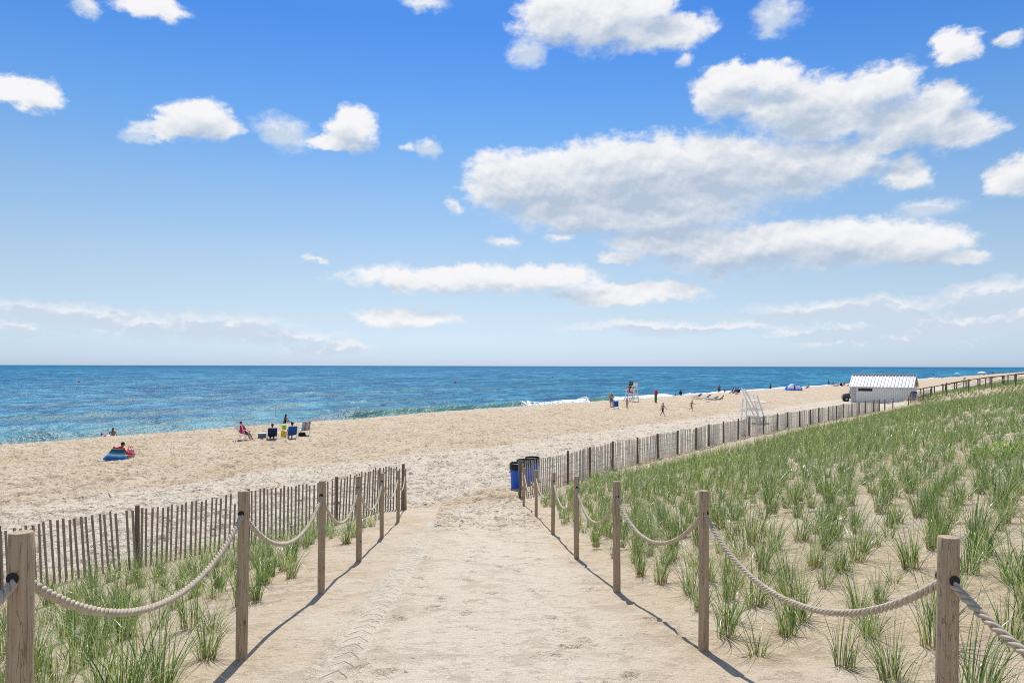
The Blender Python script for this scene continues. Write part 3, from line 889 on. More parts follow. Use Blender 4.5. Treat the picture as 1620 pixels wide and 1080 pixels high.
N_IND = 300
iv = np.where(inview)[0][:N_IND]
protos = []
for i in range(14):
    V, F, hg, rv = clump_arrays(rg, int(rg.integers(45, 120)), 6, 0.71 * rg.uniform(0.82, 1.12), 0.52 * rg.uniform(0.7, 1.35), 0.0060)
    me_o = mesh_np('beach_grass_clump', V, F, GRASS, True, attrs={'hgt': hg, 'rnd': rv})
    protos.append(me_o.data); bpy.data.objects.remove(me_o)
ymax_ind = dist[iv].max()
for k in iv:
    x, y, side = PP[k]
    o = bpy.data.objects.new('beach_grass_clump', protos[int(rg.integers(0, 14))]); COL.objects.link(o)
    o.location = (x, y, Zp[k]); sc_ = rg.uniform(0.78, 1.15) * (0.72 if rg.random() < 0.12 else 1)
    o.scale = (sc_, sc_, sc_ * rg.uniform(0.9, 1.1)); o.rotation_euler = (0, 0, rg.uniform(-0.6, 0.6) + (math.pi if rg.random() < .2 else 0))
    if side == 1:
        tag(o, 'green beach grass clump between the left rope fence and the picket fence', 'grass clump', 'beach grass clumps left of the path')
    else:
        lab = 'green beach grass clump near the right rope fence, close to the camera' if y < 7 else 'green beach grass clump in the planted rows right of the path'
        tag(o, lab, 'grass clump', 'beach grass clumps right of the path, nearest rows' if y < 7 else 'beach grass clumps right of the path, middle rows')
rest = np.ones(len(PP), bool); rest[iv] = False
vis = np.abs(PP[:, 0] / PP[:, 1]) < np.where(PP[:, 2] == 1, 1.6, 0.86)
Vl = []; Fl = []; Hl = []; Rl = []; off = 0
for lo, hi, nb, seg, wd in ((0, 14, 64, 4, 0.0065), (14, 24, 46, 3, 0.008), (24, 42, 28, 2, 0.012), (42, 200, 16, 2, 0.020)):
    mk = rest & vis & (dist >= lo) & (dist < hi)
    if not mk.any(): continue
    sc_ = rg.uniform(0.65, 1.2, mk.sum())
    V, F, hg, rv = clump_arrays(rg, nb, seg, 0.66, 0.50, wd, PP[mk, 0], PP[mk, 1], Zp[mk], sc_)
    Vl.append(V); Fl.append(F + off); Hl.append(hg); Rl.append(rv); off += len(V)
o = mesh_np('dune_grass', np.concatenate(Vl), np.concatenate(Fl), GRASS, True, attrs={'hgt': np.concatenate(Hl), 'rnd': np.concatenate(Rl)})
tag(o, 'dense rows of green dune grass covering the slope right of the picket fence', 'dune grass', None, 'stuff')
print('grass clumps', len(PP), 'individual', len(iv), 'to', ymax_ind, 'stuff verts', off)
# low yellow-green creeping leaves among the rows
def leafy(cx, cy, n, rx, ry, label):
    a = rg.uniform(0, 6.283, n); r = np.sqrt(rg.uniform(0, 1, n))
    x = cx + np.cos(a) * r * rx; y = cy + np.sin(a) * r * ry
    z = terrain(x, y) + rg.uniform(0.03, 0.38, n) * (1 - r * .5)
    L = rg.uniform(.03, .07, n); b_ = rg.uniform(0, 6.283, n); tl = rg.uniform(-.5, .7, n)
    u = np.stack([np.cos(b_), np.sin(b_), tl], -1) * L[:, None]; v = np.stack([-np.sin(b_), np.cos(b_), rg.uniform(-.3, .3, n)], -1) * L[:, None] * .55
    c = np.stack([x, y, z], -1)
    V = np.stack([c - u, c + v, c + u, c - v], 1).reshape(-1, 3)
    F = np.arange(4 * n).reshape(n, 4)
    o = mesh_np('leafy_plant', V, F, LEAF, False)
    tag(o, label, 'plant', 'low leafy plants in the dune grass')
m_, t_, b_ = new_mat('leafy_green')
g_ = t_.noise(world_co(t_), 9.0, 3)
t_.link(t_.mix(t_.mapr(g_, .35, .65), (0.13, 0.25, 0.02), (0.27, 0.36, 0.04)), b_.inputs['Base Color'])
tr_ = t_.node('ShaderNodeBsdfTranslucent'); tr_.inputs[0].default_value = (0.36, 0.50, 0.06, 1)
mx_ = t_.node('ShaderNodeMixShader'); mx_.inputs[0].default_value = 0.4
t_.link(b_.outputs[0], mx_.inputs[1]); t_.link(tr_.outputs[0], mx_.inputs[2])
t_.link(mx_.outputs[0], [n for n in t_.n if n.type == 'OUTPUT_MATERIAL'][0].inputs[0])
LEAF = m_
leafy(10.9, 14.6, 900, .75, 1.2, 'bright yellow green leafy plant among the grass at the right edge')
leafy(7.0, 24.0, 700, 1.6, 1.2, 'bright green leafy plant in the grass beside the picket fence')
leafy(16.5, 35.0, 500, 2.0, 1.4, 'yellow green leafy patch among the grass in the middle of the slope')
# ---------------------------------------------------------------- people
SKIN = simple('skin_light', (0.50, 0.29, 0.19), 0.5, 0.08, 12, 0.05)
SKINT = simple('skin_tanned', (0.34, 0.18, 0.10), 0.5, 0.08, 12, 0.05)
SKIND = simple('skin_dark', (0.16, 0.085, 0.05), 0.5, 0.08, 12, 0.05)
HAIRD = simple('hair_dark', (0.02, 0.014, 0.012), 0.5)
HAIRB = simple('hair_brown', (0.10, 0.055, 0.03), 0.5)
EYE = simple('eye', (0.01, 0.01, 0.01), 0.2)
LIP = simple('lips', (0.38, 0.13, 0.11), 0.5)
def cloth(name, c): return simple('cloth_' + name, c, 0.85, 0.10, 30, 0.25)
C = dict(black=cloth('black', (0.012, 0.012, 0.015)), navy=cloth('navy', (0.012, 0.022, 0.09)), blue=cloth('blue', (0.015, 0.085, 0.34)),
         white=cloth('white', (0.78, 0.78, 0.78)), red=cloth('red', (0.55, 0.02, 0.03)), pink=cloth('pink', (0.70, 0.10, 0.26)), magenta=cloth('magenta', (0.55, 0.02, 0.13)),
         green=cloth('green', (0.02, 0.22, 0.06)), lime=cloth('lime', (0.22, 0.70, 0.03)), yellow=cloth('yellow', (0.80, 0.55, 0.05)), grey=cloth('grey', (0.25, 0.27, 0.30)),
         bluegrey=cloth('blue_grey', (0.13, 0.18, 0.27)), orange=cloth('orange', (0.60, 0.16, 0.03)), lightblue=cloth('light_blue', (0.20, 0.50, 0.68)), straw=cloth('straw', (0.55, 0.40, 0.2)),
         tan=cloth('tan', (0.45, 0.33, 0.22)), palepink=cloth('pale_pink', (0.72, 0.42, 0.42)))

POSES = {  # torso lean, (hip, knee) left/right, (shoulder forward, abduct, elbow) left/right, head nod
 'stand': dict(lean=3, L=(4, 4), Rr=(-3, 2), aL=(6, 10, 12), aR=(-4, 10, 10), nod=5),
 'hips':  dict(lean=2, L=(6, 6), Rr=(-3, 2), aL=(5, 38, 70), aR=(10, 14, 20), nod=8),
 'bendarm': dict(lean=12, L=(10, 8), Rr=(-4, 4), aL=(25, 30, 35), aR=(35, 12, 25), nod=15),
 'walk':  dict(lean=5, L=(26, 8), Rr=(-22, 14), aL=(-24, 12, 18), aR=(26, 12, 24), nod=6),
 'run':   dict(lean=12, L=(42, 52), Rr=(-16, 62), aL=(-35, 28, 45), aR=(38, 18, 50), nod=4),
 'sit':   dict(lean=-24, L=(62, 40), Rr=(68, 46), aL=(20, 14, 50), aR=(24, 14, 46), nod=18),
 'recline': dict(lean=-52, L=(88, 34), Rr=(96, 46), aL=(0, 14, 40), aR=(8, 14, 30), nod=28),
 'ground': dict(lean=20, L=(104, 108), Rr=(100, 104), aL=(40, 14, 40), aR=(36, 14, 45), nod=18),
 'high':  dict(lean=4, L=(82, 84), Rr=(86, 80), aL=(28, 14, 40), aR=(26, 14, 42), nod=4),
}
def skeleton(H, pose, wide=1.0):
    p = POSES[pose]; J = {}
    la = R(p['lean']); up = Vector((0, math.sin(la), math.cos(la)))
    P0 = Vector((0, 0, 0)); J['pel'] = P0
    J['waist'] = P0 + up * 0.10 * H; J['chest'] = P0 + up * 0.21 * H; J['neck'] = P0 + up * 0.30 * H
    na = la + R(p['nod']) if p['lean'] < 0 else R(p['nod'])
    hu = Vector((0, math.sin(na), math.cos(na)))
    J['head'] = J['neck'] + up * 0.035 * H + hu * 0.075 * H; J['hu'] = hu; J['hf'] = Vector((0, math.cos(na), -math.sin(na))); J['up'] = up
    for sd, sg, lg, ar in (('L', -1, p['L'], p['aL']), ('R', 1, p['Rr'], p['aR'])):
        hip = P0 + Vector((sg * 0.050 * H, 0, -0.01 * H)); a1 = R(lg[0]); a2 = R(lg[0] - lg[1])
        kn = hip + Vector((sg * 0.02 * H, math.sin(a1), -math.cos(a1)) if False else (sg * 0.012 * H, math.sin(a1) * 0.245 * H, -math.cos(a1) * 0.245 * H))
        an = kn + Vector((0, math.sin(a2) * 0.235 * H, -math.cos(a2) * 0.235 * H))
        fa = a2 + R(88 if pose not in ('sit', 'recline') else 70)
        to = an + Vector((sg * 0.01 * H, math.sin(fa) * 0.11 * H, -math.cos(fa) * 0.11 * H))
        J['hip' + sd], J['kn' + sd], J['an' + sd], J['to' + sd] = hip, kn, an, to
        sh = P0 + up * 0.278 * H + Vector((sg * 0.108 * H * wide, 0, 0))
        fw, ab, eb = (R(v) for v in ar)
        b = la * 0.8
        d1 = Vector((sg * math.sin(ab), math.cos(ab) * math.sin(fw - b * 0.2), -math.cos(ab) * math.cos(fw)))
        d1.normalize()
        d2 = Vector((sg * math.sin(ab) * 0.35, math.sin(fw + eb), -math.cos(fw + eb))); d2.normalize()
        if pose == 'hips' and sd == 'L': d2 = Vector((0.62, 0.25, -0.65)).normalized()
        el_ = sh + d1 * 0.172 * H; wr = el_ + d2 * 0.150 * H
        J['sh' + sd], J['el' + sd], J['wr' + sd] = sh, el_, wr
        J['hd' + sd] = wr + d2 * 0.045 * H; J['d2' + sd] = d2
    return J

def person(label, loc, rz, H=1.7, pose='stand', skin=SKIN, hair=HAIRD, long_hair=False, wear=(), hat=None, base=None, group=None, vox=0.012, fem=False, cat='person'):
    """loc: where the feet (or the seat, when base is given as a height) rest"""
    k = H / 1.7; J = skeleton(H, pose, 0.93 if fem else 1.0)
    lo = min(min(J['an' + s].z - 0.035 * k, J['to' + s].z - 0.02 * k) for s in 'LR')
    if base is None: dz = -lo
    else: dz = base + 0.085 * k
    if pose == 'ground': dz = 0.095 * k
    off = Vector((0, 0, dz))
    J = {n: (v + off if n not in ('hu', 'hf', 'up', 'd2L', 'd2R') else v) for n, v in J.items()}
    root = empty('person', loc, rz, label, cat, group)
    mb = MB(); H_ = H
    # trunk
    up = J['up']
    for a_, b_, ra, rb, wx in ((J['pel'], J['waist'], .062, .056, .040 if not fem else .048), (J['waist'], J['chest'], .056, .064, .036), (J['chest'], J['pel'] + up * .262 * H, .062, .045, .058)):
        for sg in (-1, 0, 1):
            o_ = Vector((sg * wx * H, 0, 0)); mb.capsule(a_ + o_, b_ + o_ * (0.9), ra * H * (1.0 if sg == 0 else .86), rb * H * (1 if sg == 0 else .86), 12)
    mb.capsule(J['shL'], J['shR'], .036 * H, .036 * H, 12)
    mb.capsule(J['chest'] + up * .05 * H, J['neck'] + up * .02 * H, .045 * H, .030 * H, 12)
    mb.capsule(J['neck'] - up * .02 * H, J['head'] - J['hu'] * .03 * H, .031 * H, .029 * H, 12)
    hM = Matrix((Vector((1, 0, 0)), J['hf'], J['hu'])).transposed()
    hr = (.044 * H, .054 * H, .064 * H)
    mb.ell(J['head'], hr, M=hM, seg=18, rings=12)
    mb.capsule(J['head'] + J['hf'] * .020 * H - J['hu'] * .045 * H, J['head'] + J['hf'] * .034 * H - J['hu'] * .046 * H, .022 * H, .016 * H, 10)   # jaw
    mb.capsule(J['head'] + J['hf'] * .050 * H + J['hu'] * .004 * H, J['head'] + J['hf'] * .062 * H - J['hu'] * .016 * H, .006 * H, .009 * H, 8)   # nose
    for sg in (-1, 1):
        mb.ell(J['head'] + Vector((sg * .046 * H, 0, 0)) - J['hu'] * .006 * H, (.006 * H, .012 * H, .018 * H), M=hM, seg=8, rings=6)
    for s in 'LR':
        sg = -1 if s == 'L' else 1
        mb.capsule(J['hip' + s], J['kn' + s], .052 * H, .033 * H, 12)
        mid_ = J['kn' + s].lerp(J['an' + s], .3)
        mb.capsule(J['kn' + s], mid_, .032 * H, .034 * H, 12); mb.capsule(mid_, J['an' + s], .034 * H, .020 * H, 12)
        hl = J['an' + s] - (J['to' + s] - J['an' + s]) * .28
        mb.capsule(J['an' + s], hl - Vector((0, 0, .008 * H)), .021 * H, .018 * H, 10)
        mb.capsule(hl - Vector((0, 0, .008 * H)), J['to' + s], .018 * H, .015 * H, 10); mb.capsule(J['an' + s], J['to' + s].lerp(J['an' + s], .4), .022 * H, .018 * H, 10)
        mb.capsule(J['sh' + s], J['el' + s], .031 * H, .023 * H, 10); mb.capsule(J['el' + s], J['wr' + s], .024 * H, .015 * H, 10)
        # hand: palm, four fingers of unequal length, slightly curled, and a thumb off the side
        d = J['d2' + s]; side = d.cross(Vector((sg, 0, 0))).normalized()
        if side.length < .1: side = Vector((0, 1, 0))
        inn = Vector((-sg, 0, 0)); wr = J['wr' + s]
        for q in (-1, 0, 1): mb.capsule(wr + d * .006 * H + side * q * .010 * H, wr + d * .044 * H + side * q * .015 * H, .0095 * H, .0095 * H, 8)
        for q, ln in ((-1.5, .036), (-.5, .044), (.5, .047), (1.5, .041)):
            a0 = wr + d * .048 * H + side * q * .0115 * H; a1 = a0 + d * ln * .5 * H + inn * .003 * H; a2 = a1 + (d * .8 + inn * .6).normalized() * ln * .5 * H
            mb.capsule(a0, a1, .0054 * H, .0050 * H, 6); mb.capsule(a1, a2, .0050 * H, .0042 * H, 6)
        t0 = wr + d * .014 * H + side * .018 * H; t1 = t0 + (d * .7 + side * .75).normalized() * .022 * H
        mb.capsule(t0, t1, .0068 * H, .0060 * H, 6); mb.capsule(t1, t1 + (d * .95 + side * .1 + inn * .3).normalized() * .020 * H, .0060 * H, .005 * H, 6)
    body = mb.build('body', skin, root, True)
    md = body.modifiers.new('join', 'REMESH'); md.mode = 'VOXEL'; md.voxel_size = max(vox * k, 0.007); md.use_smooth_shade = True
    def fab(name, caps, mat, grow=.012):
        m_ = MB()
        for (a_, b_, ra, rb) in caps: m_.capsule(a_, b_, ra * H + grow * k, rb * H + grow * k, 12)
        o = m_.build(name, mat, root, True)
        r_ = o.modifiers.new('join', 'REMESH'); r_.mode = 'VOXEL'; r_.voxel_size = 0.016; r_.use_smooth_shade = True
        return o
    # hair
    hm = MB(); hm.ell(J['head'] + J['hu'] * .012 * H - J['hf'] * .010 * H, (.050 * H, .056 * H, .062 * H), M=hM)
    if long_hair:
        hm.capsule(J['head'] - J['hf'] * .03 * H, J['neck'] - J['hf'] * .045 * H - J['up'] * .05 * H, .040 * H, .026 * H, 12)
    ho = hm.build('hair', hair, root, True)
    if long_hair:
        r_ = ho.modifiers.new('join', 'REMESH'); r_.mode = 'VOXEL'; r_.voxel_size = .014; r_.use_smooth_shade = True
    for sg in (-1, 1):
        e = MB(); e.ell(J['head'] + J['hf'] * .0495 * H + J['hu'] * .001 * H + Vector((sg * .017 * H, 0, 0)), (.006 * H,) * 3, seg=8, rings=6); e.build('eye', EYE, root, True)
    e = MB(); c_ = J['head'] + J['hf'] * .051 * H - J['hu'] * .030 * H
    e.capsule(c_ - Vector((.012 * H, 0, 0)), c_ + Vector((.012 * H, 0, 0)), .0045 * H, .0045 * H, 6); e.build('mouth', LIP, root, True)
    if hat:
        h_ = MB(); c_ = J['head'] + J['hu'] * .035 * H
        h_.ell(c_, (.055 * H, .062 * H, .045 * H), M=hM)
        if hat[1] == 'wide':
            rim = [c_ + hM @ Vector((0, 0, -.008 * H)), c_ + hM @ Vector((0, 0, .004 * H))]
            h_.tube(rim, .115 * H, 24)
        else:
            h_.tube([c_ + J['hf'] * .05 * H, c_ + J['hf'] * .105 * H - J['hu'] * .012 * H], [.042 * H, .036 * H], 10)
        h_.build('hat', hat[0], root, True)
    def trunk_caps(z0, z1):
        out = []
        for sg in (-1, 0, 1):
            o_ = Vector((sg * .044 * H, 0, 0))
            out.append((J['pel'] + J['up'] * z0 * H + o_, J['pel'] + J['up'] * z1 * H + o_ * 1.05, .050, .048))
        return out
    for item, mat in wear:
        if item in ('swim_shorts', 'shorts'):
            caps = trunk_caps(-.01, .05) + [(J['hip' + s], J['hip' + s].lerp(J['kn' + s], .62), .052, .045) for s in 'LR']
            fab(item, caps, mat, .014)
        elif item == 'bikini_bottom': fab(item, trunk_caps(-.03, .02) + [(J['hip' + s], J['hip' + s].lerp(J['kn' + s], .08), .050, .048) for s in 'LR'], mat, .008)
        elif item == 'bikini_top': fab(item, trunk_caps(.19, .215), mat, .008)
        elif item == 'swimsuit': fab(item, trunk_caps(-.03, .225) + [(J['hip' + s], J['hip' + s].lerp(J['kn' + s], .06), .050, .048) for s in 'LR'], mat, .010)
        elif item in ('shirt', 'jacket'):
            caps = trunk_caps(.0, .235) + [(J['shL'], J['shR'], .036, .036)] + [(J['sh' + s], J['sh' + s].lerp(J['el' + s], .9 if item == 'shirt' else 1.0), .031, .027) for s in 'LR']
            if item == 'jacket': caps += [(J['el' + s], J['el' + s].lerp(J['wr' + s], .85), .026, .020) for s in 'LR']
            fab(item, caps, mat, .014)
        elif item == 'skirt':
            m_ = MB(); a_ = J['pel'] + J['up'] * .06 * H; b_ = (J['knL'] + J['knR']) / 2 + Vector((0, 0, .08 * H))
            m_.tube([a_, a_.lerp(b_, .35), a_.lerp(b_, .8), b_], [.085 * H, .105 * H, .125 * H, .13 * H], 20, cap=False)
            m_.build('skirt', mat, root, True, solid=.012)
        elif item == 'trousers':
            caps = trunk_caps(-.01, .05)
            for s in 'LR': caps += [(J['hip' + s], J['kn' + s], .052, .036), (J['kn' + s], J['kn' + s].lerp(J['an' + s], .92), .035, .026)]
            fab(item, caps, mat, .014)
    return root, J

# ---------------------------------------------------------------- beach furniture
FRAME = simple('white_tube', (0.72, 0.72, 0.72), 0.35, 0.04, metal=0.2)
DKT = simple('dark_tube', (0.03, 0.03, 0.04), .4)
ALU = simple('aluminium_tube', (0.45, 0.46, 0.48), 0.35, 0.05, metal=0.7)
def beach_chair(label, loc, rz, mat, seat_h=.24, back=38, group='beach chairs', frame=FRAME, towel=None, long=False):
    """local +Y is the way the sitter faces"""
    root = empty('beach_chair', loc, rz, label, 'beach chair', group)
    w = .29; b = R(back)
    y0, z0 = -.02, seat_h - .03
    ty, tz_ = y0 - math.sin(b) * .68, z0 + math.cos(b) * .68
    fy = .46 if not long else 1.15
    f = MB()
    for sx in (-w, w):
        f.tube([(sx, ty, tz_), (sx, y0, z0), (sx, fy, z0 + (.07 if not long else .0))], .013, 8)
        f.tube([(sx, y0 - .18, z0 + .22), (sx, .05, 0.013), (sx, fy - .08, .013), (sx, fy - .04, z0 + .05)], .012, 8)
        f.tube([(sx, fy - .12, z0 + .05), (sx, -.20, .013)], .012, 8)
    f.tube([(-w, ty, tz_), (w, ty, tz_)], .013, 8); f.tube([(-w, fy, z0 + (.07 if not long else 0)), (w, fy, z0 + (.07 if not long else 0))], .013, 8)
    f.tube([(-w, -.20, .013), (w, -.20, .013)], .012, 8)
    f.build('frame', frame, root, True)
    def sag(u, v): return Vector(((u - .5) * 2 * (w - .01), y0 + v * (fy - y0), z0 + v * (.07 if not long else 0) - .045 * math.sin(math.pi * u) * math.sin(math.pi * v) ** .5 + .012))
    s = MB(); s.grid(sag, 8, 8); s.build('seat', mat, root, True, solid=.012)
    def bk(u, v): return Vector(((u - .5) * 2 * (w - .01), y0 - math.sin(b) * .67 * v, z0 + math.cos(b) * .67 * v)) - Vector((0, math.cos(b), math.sin(b))) * (.04 * math.sin(math.pi * u))
    s = MB(); s.grid(bk, 8, 8); s.build('backrest', mat, root, True, solid=.012)
    for sx in (-w, w):
        a = MB(); a.box((sx * 1.05, .07, z0 + .235), (.055, .38, .022)); a.build('armrest', frame, root, bevel=.006)
    if towel:
        def tw(u, v):
            q = v * 1.25 - .25
            if q < 0: p = Vector(((u - .5) * 2 * (w + .01), y0 - math.sin(b) * .70 - .03, z0 + math.cos(b) * .70 + q * 1.5)) + Vector((0, -.02, 0))
            else: p = Vector(((u - .5) * 2 * (w + .01), y0 - math.sin(b) * .70 * (1 - q * .95) + .045, z0 + math.cos(b) * .70 * (1 - q * .95) + .02))
            return p + Vector((0, .008 * math.sin(u * 19), 0))
        s = MB(); s.grid(tw, 10, 12); o = s.build('towel', towel, None, True, solid=.01)
        o.location = loc; o.rotation_euler = (0, 0, rz)
        tag(o, 'towel', 'towel'); return root, o
    return root, None

def on(px, py, z=-4.72):
    x, y = at(px, py, z); return (x, y, tz(x, y))
def on_d(px, D):
    x, y = atd(px, D); return (x, y, tz(x, y))
def crest_d(px, w=51.0):
    """distance at which the line of sight through a column of the photograph crosses the shore line w"""
    u = (px - 810) / 1080.0
    return w / (u * NX + NY)
SEA_RZ = math.atan2(-NX, NY)       # rotation that turns local +Y towards the sea
def face(deg): return R(deg)       # 0 faces away from the camera path (+Y), 90 faces left

# left group ------------------------------------------------------------------
gL = 'people on the left part of the beach'
def in_water(px, w): D = crest_d(px, w); x, y = atd(px, D); return (x, y, tz(x, y))
person('child with dark hair and pale top bathing at the water edge, far left', in_water(161, 58.4), face(60), 1.05, 'stand', SKIN, HAIRD, wear=[('shirt', C['palepink'])], group='bathers at the water edge', vox=.014)
person('girl with long dark hair and dark swimsuit bottom, seen from behind at the water edge', in_water(179, 58.4), face(10), 1.45, 'hips', SKINT, HAIRD, True, [('bikini_bottom', C['black'])], group='bathers at the water edge', fem=True)
# float ring beside the child
fm_, ft_, fb_ = new_mat('float_vinyl')
a_ = ft_.math('SINE', ft_.math('MULTIPLY', ft_.math('ARCTAN2', ft_.sep(obj_co(ft_))[0], ft_.sep(obj_co(ft_))[1]), 5.0))
ft_.link(ft_.mix(ft_.mapr(a_, -.1, .1), (0.75, 0.12, 0.22), (0.8, 0.75, 0.75)), fb_.inputs['Base Color']); fb_.inputs['Roughness'].default_value = .3
def ring(name, R1, r1, mat, loc, rot, label, cat):
    mb = MB()
    mb.grid(lambda u, v: Vector(((R1 + r1 * math.cos(6.2832 * v)) * math.cos(6.2832 * u), (R1 + r1 * math.cos(6.2832 * v)) * math.sin(6.2832 * u), r1 * math.sin(6.2832 * v))), 32, 14)
    o = mb.build(name, mat, None, True); o.location = loc; o.rotation_euler = rot
    return tag(o, label, cat)
p_ = in_water(169, 58.0); ring('swim_ring', .30, .11, fm_, (p_[0], p_[1], .44), (R(70), 0, R(20)), 'pink and white swim ring beside the bathing child', 'swim ring')

# person wrapped in a striped blanket
px_, py_, pz_ = on(187, 726)
bm_, bt_, bb_ = new_mat('striped_blanket')
co_ = bt_.sep(obj_co(bt_))
strp = bt_.math('ADD', bt_.math('MULTIPLY', co_[2], 1.55), bt_.math('MULTIPLY', co_[0], 0.10))
bt_.link(bt_.ramp(strp, [(0.0, (0.012, 0.015, 0.04)), (.10, (0.02, 0.12, 0.42)), (.22, (0.02, 0.13, 0.45)), (.34, (0.10, 0.42, 0.65)), (.42, (0.55, 0.68, 0.72)), (.50, (0.10, 0.33, 0.42)), (.60, (0.01, 0.17, 0.17)), (.72, (0.01, 0.11, 0.14)), (.80, (0.02, 0.02, 0.03)), (.86, (0.35, 0.42, 0.62)), (0.90, (0.45, 0.02, 0.06)), (1.0, (0.50, 0.03, 0.07))], 'EASE'), bb_.inputs['Base Color'])
bb_.inputs['Roughness'].default_value = .9
person('person in a red top sitting on the sand with a striped blanket over the back', (px_, py_, pz_), face(-38), 1.72, 'ground', SKINT, HAIRD, wear=[('jacket', C['red']), ('shorts', C['black'])], hat=None, group=gL)
def bl(u, v):
    a = math.pi * (1.18 + 1.04 * (u - .5) * 1.15) + R(0)     # around the back
    a = R(-90) + (u - .5) * R(170)
    lf = max(0.0, .5 - u)
    r = .27 + (.30 + .75 * lf) * v ** 1.6 + .045 * math.sin(u * 27 + 1.2 * v) * v
    z = (.66 + .05 * math.sin(u * 9)) * (1 - v ** 1.5) + .02 - .10 * abs(u - .5) * (1 - v)
    return Vector((math.cos(a) * r * 1.0, math.sin(a) * r * .9 + .10, max(z, .02)))
mb = MB(); mb.grid(bl, 40, 18); o = mb.build('blanket', bm_, None, True, solid=.012)
o.location = (px_, py_, pz_); o.rotation_euler = (0, 0, face(-8)); o.scale = (.86, .86, 1.0); tag(o, 'striped blue, green and white blanket draped over a seated person', 'blanket')
mb = MB(); mb.grid(lambda u, v: Vector(((u - .5) * .55, (v - .5) * .34, .02 + .012 * math.sin(u * 14) * math.sin(v * 9))), 14, 8)
towm, tt_, tb_ = new_mat('pale_stripe_towel')
tt_.link(tt_.mix(tt_.mapr(tt_.math('SINE', tt_.math('MULTIPLY', tt_.sep(obj_co(tt_))[0], 40.0)), -.1, .1), (0.62, 0.66, 0.70), (0.03, 0.12, 0.36)), tb_.inputs['Base Color'])
o = mb.build('towel', towm, None, True, solid=.012); q = on(166, 727); o.location = q; tag(o, 'blue and white striped towel lying beside the blanket', 'towel')

def bag(name, label, cat, loc, rz, size, mat, handle, flat=False):
    root = empty(name, loc, rz, label, cat)
    x, y, z = size
    def sk(u, v):
        a = u * 2 * math.pi; e = 4.0
        c_, s_ = math.cos(a), math.sin(a)
        rx = x / 2 * math.copysign(abs(c_) ** (2 / e), c_); ry = y / 2 * math.copysign(abs(s_) ** (2 / e), s_)
        k = 1 - .22 * max(0, v - .35) - (.06 if v < .08 else 0)
        return Vector((rx * k, ry * k * (1 - .35 * max(0, v - .5)), v * z * (1 + .05 * math.sin(a * 2)))) 
    mb = MB(); mb.grid(sk, 28, 8)
    mb.f.append(tuple(range(28 * 0, 28)))
    mb.mi.append(0)
    top = [8 * 29 + i for i in range(28)]; mb.f.append(tuple(top[::-1])); mb.mi.append(0)
    mb.build('body', mat, root, True)
    for s in (-1, 1):
        h = MB(); h.tube([(-x * .25, s * y * .22, z * .92), (-x * .2, s * y * .25, z * 1.25), (0, s * y * .25, z * 1.38), (x * .2, s * y * .25, z * 1.25), (x * .25, s * y * .22, z * .92)], .012, 6)
        h.build('handle', handle, root, True)
    return root
bgm, bt2, bb2 = new_mat('patterned_pink')
n_ = bt2.voro(obj_co(bt2), 11.0)
bt2.link(bt2.mix(bt2.mapr(n_, .2, .4), (0.62, 0.05, 0.16), (0.75, 0.38, 0.48)), bb2.inputs['Base Color']); bb2.inputs['Roughness'].default_value = .8
bag('beach_bag', 'pink patterned bag standing beside the person with the blanket', 'bag', on(207, 722), face(-20), (.42, .22, .42), bgm, C['magenta'])

# four chairs and their sitters by the water
def sitter(px, py, mat, chair_label, person_label, rz, pose, skin, wear, hat=None, long_hair=False, hair=HAIRD, H=1.68, seat=.24, towel=None, back=30, fem=False, grp=gL, cg='beach chairs in the left group', vox=.012, towel_label=None, frame=FRAME):
    loc = on(px, py)
    ch, tw_ = beach_chair(chair_label, loc, rz, mat, seat, back, cg, frame, towel)
    if tw_: tag(tw_, towel_label, 'towel')
    if person_label:
        ploc = (loc[0] - math.sin(rz) * .13, loc[1] + math.cos(rz) * .13, loc[2])
        person(person_label, ploc, rz, H, pose, skin, hair, long_hair, wear, hat, base=seat - .03, group=grp, vox=vox, fem=fem)
    return loc
sitter(384, 694.5, C['magenta'], 'tall magenta beach chair with a white towel over its back', 'person in a magenta top seated in the magenta beach chair, legs stretched out', face(-38), 'sit', SKIN, [('shirt', C['magenta']), ('shorts', C['black'])], seat=.42, towel=C['white'], towel_label='white towel over the back of the magenta beach chair', back=26, H=1.6)
sitter(431, 693, C['navy'], 'low navy beach chair second from left in the group by the water', 'person with brown hair seated in the low navy beach chair', face(22), 'sit', SKINT, [('shorts', C['black'])], hair=HAIRB, long_hair=True, seat=.20, back=34, fem=True)
sitter(462, 692, C['blue'], 'bright blue beach chair right of the green bucket', 'person in a dark cap seated in the bright blue beach chair', face(30), 'sit', SKIN, [('shirt', C['blue'])], hat=(C['navy'], 'cap'), seat=.24, back=30)
tm, tt3, tb3 = new_mat('striped_sling')
cc_ = tt3.sep(obj_co(tt3))
tt3.link(tt3.ramp(tt3.math('FRACT', tt3.math('MULTIPLY', cc_[0], 3.4)), [(0, (0.25, 0.52, 0.62)), (.55, (0.25, 0.52, 0.62)), (.6, (0.5, 0.04, 0.05)), (.8, (0.55, 0.5, 0.42)), (.9, (0.1, 0.07, 0.06))], 'CONSTANT'), tb3.inputs['Base Color']); tb3.inputs['Roughness'].default_value = .85
sitter(483, 687, tm, 'empty striped beach chair with light blue back, rightmost of the left group', None, face(38), 'sit', SKIN, [], seat=.34, back=24)
REDT = simple('red_tube', (0.5, 0.02, 0.03), .4)
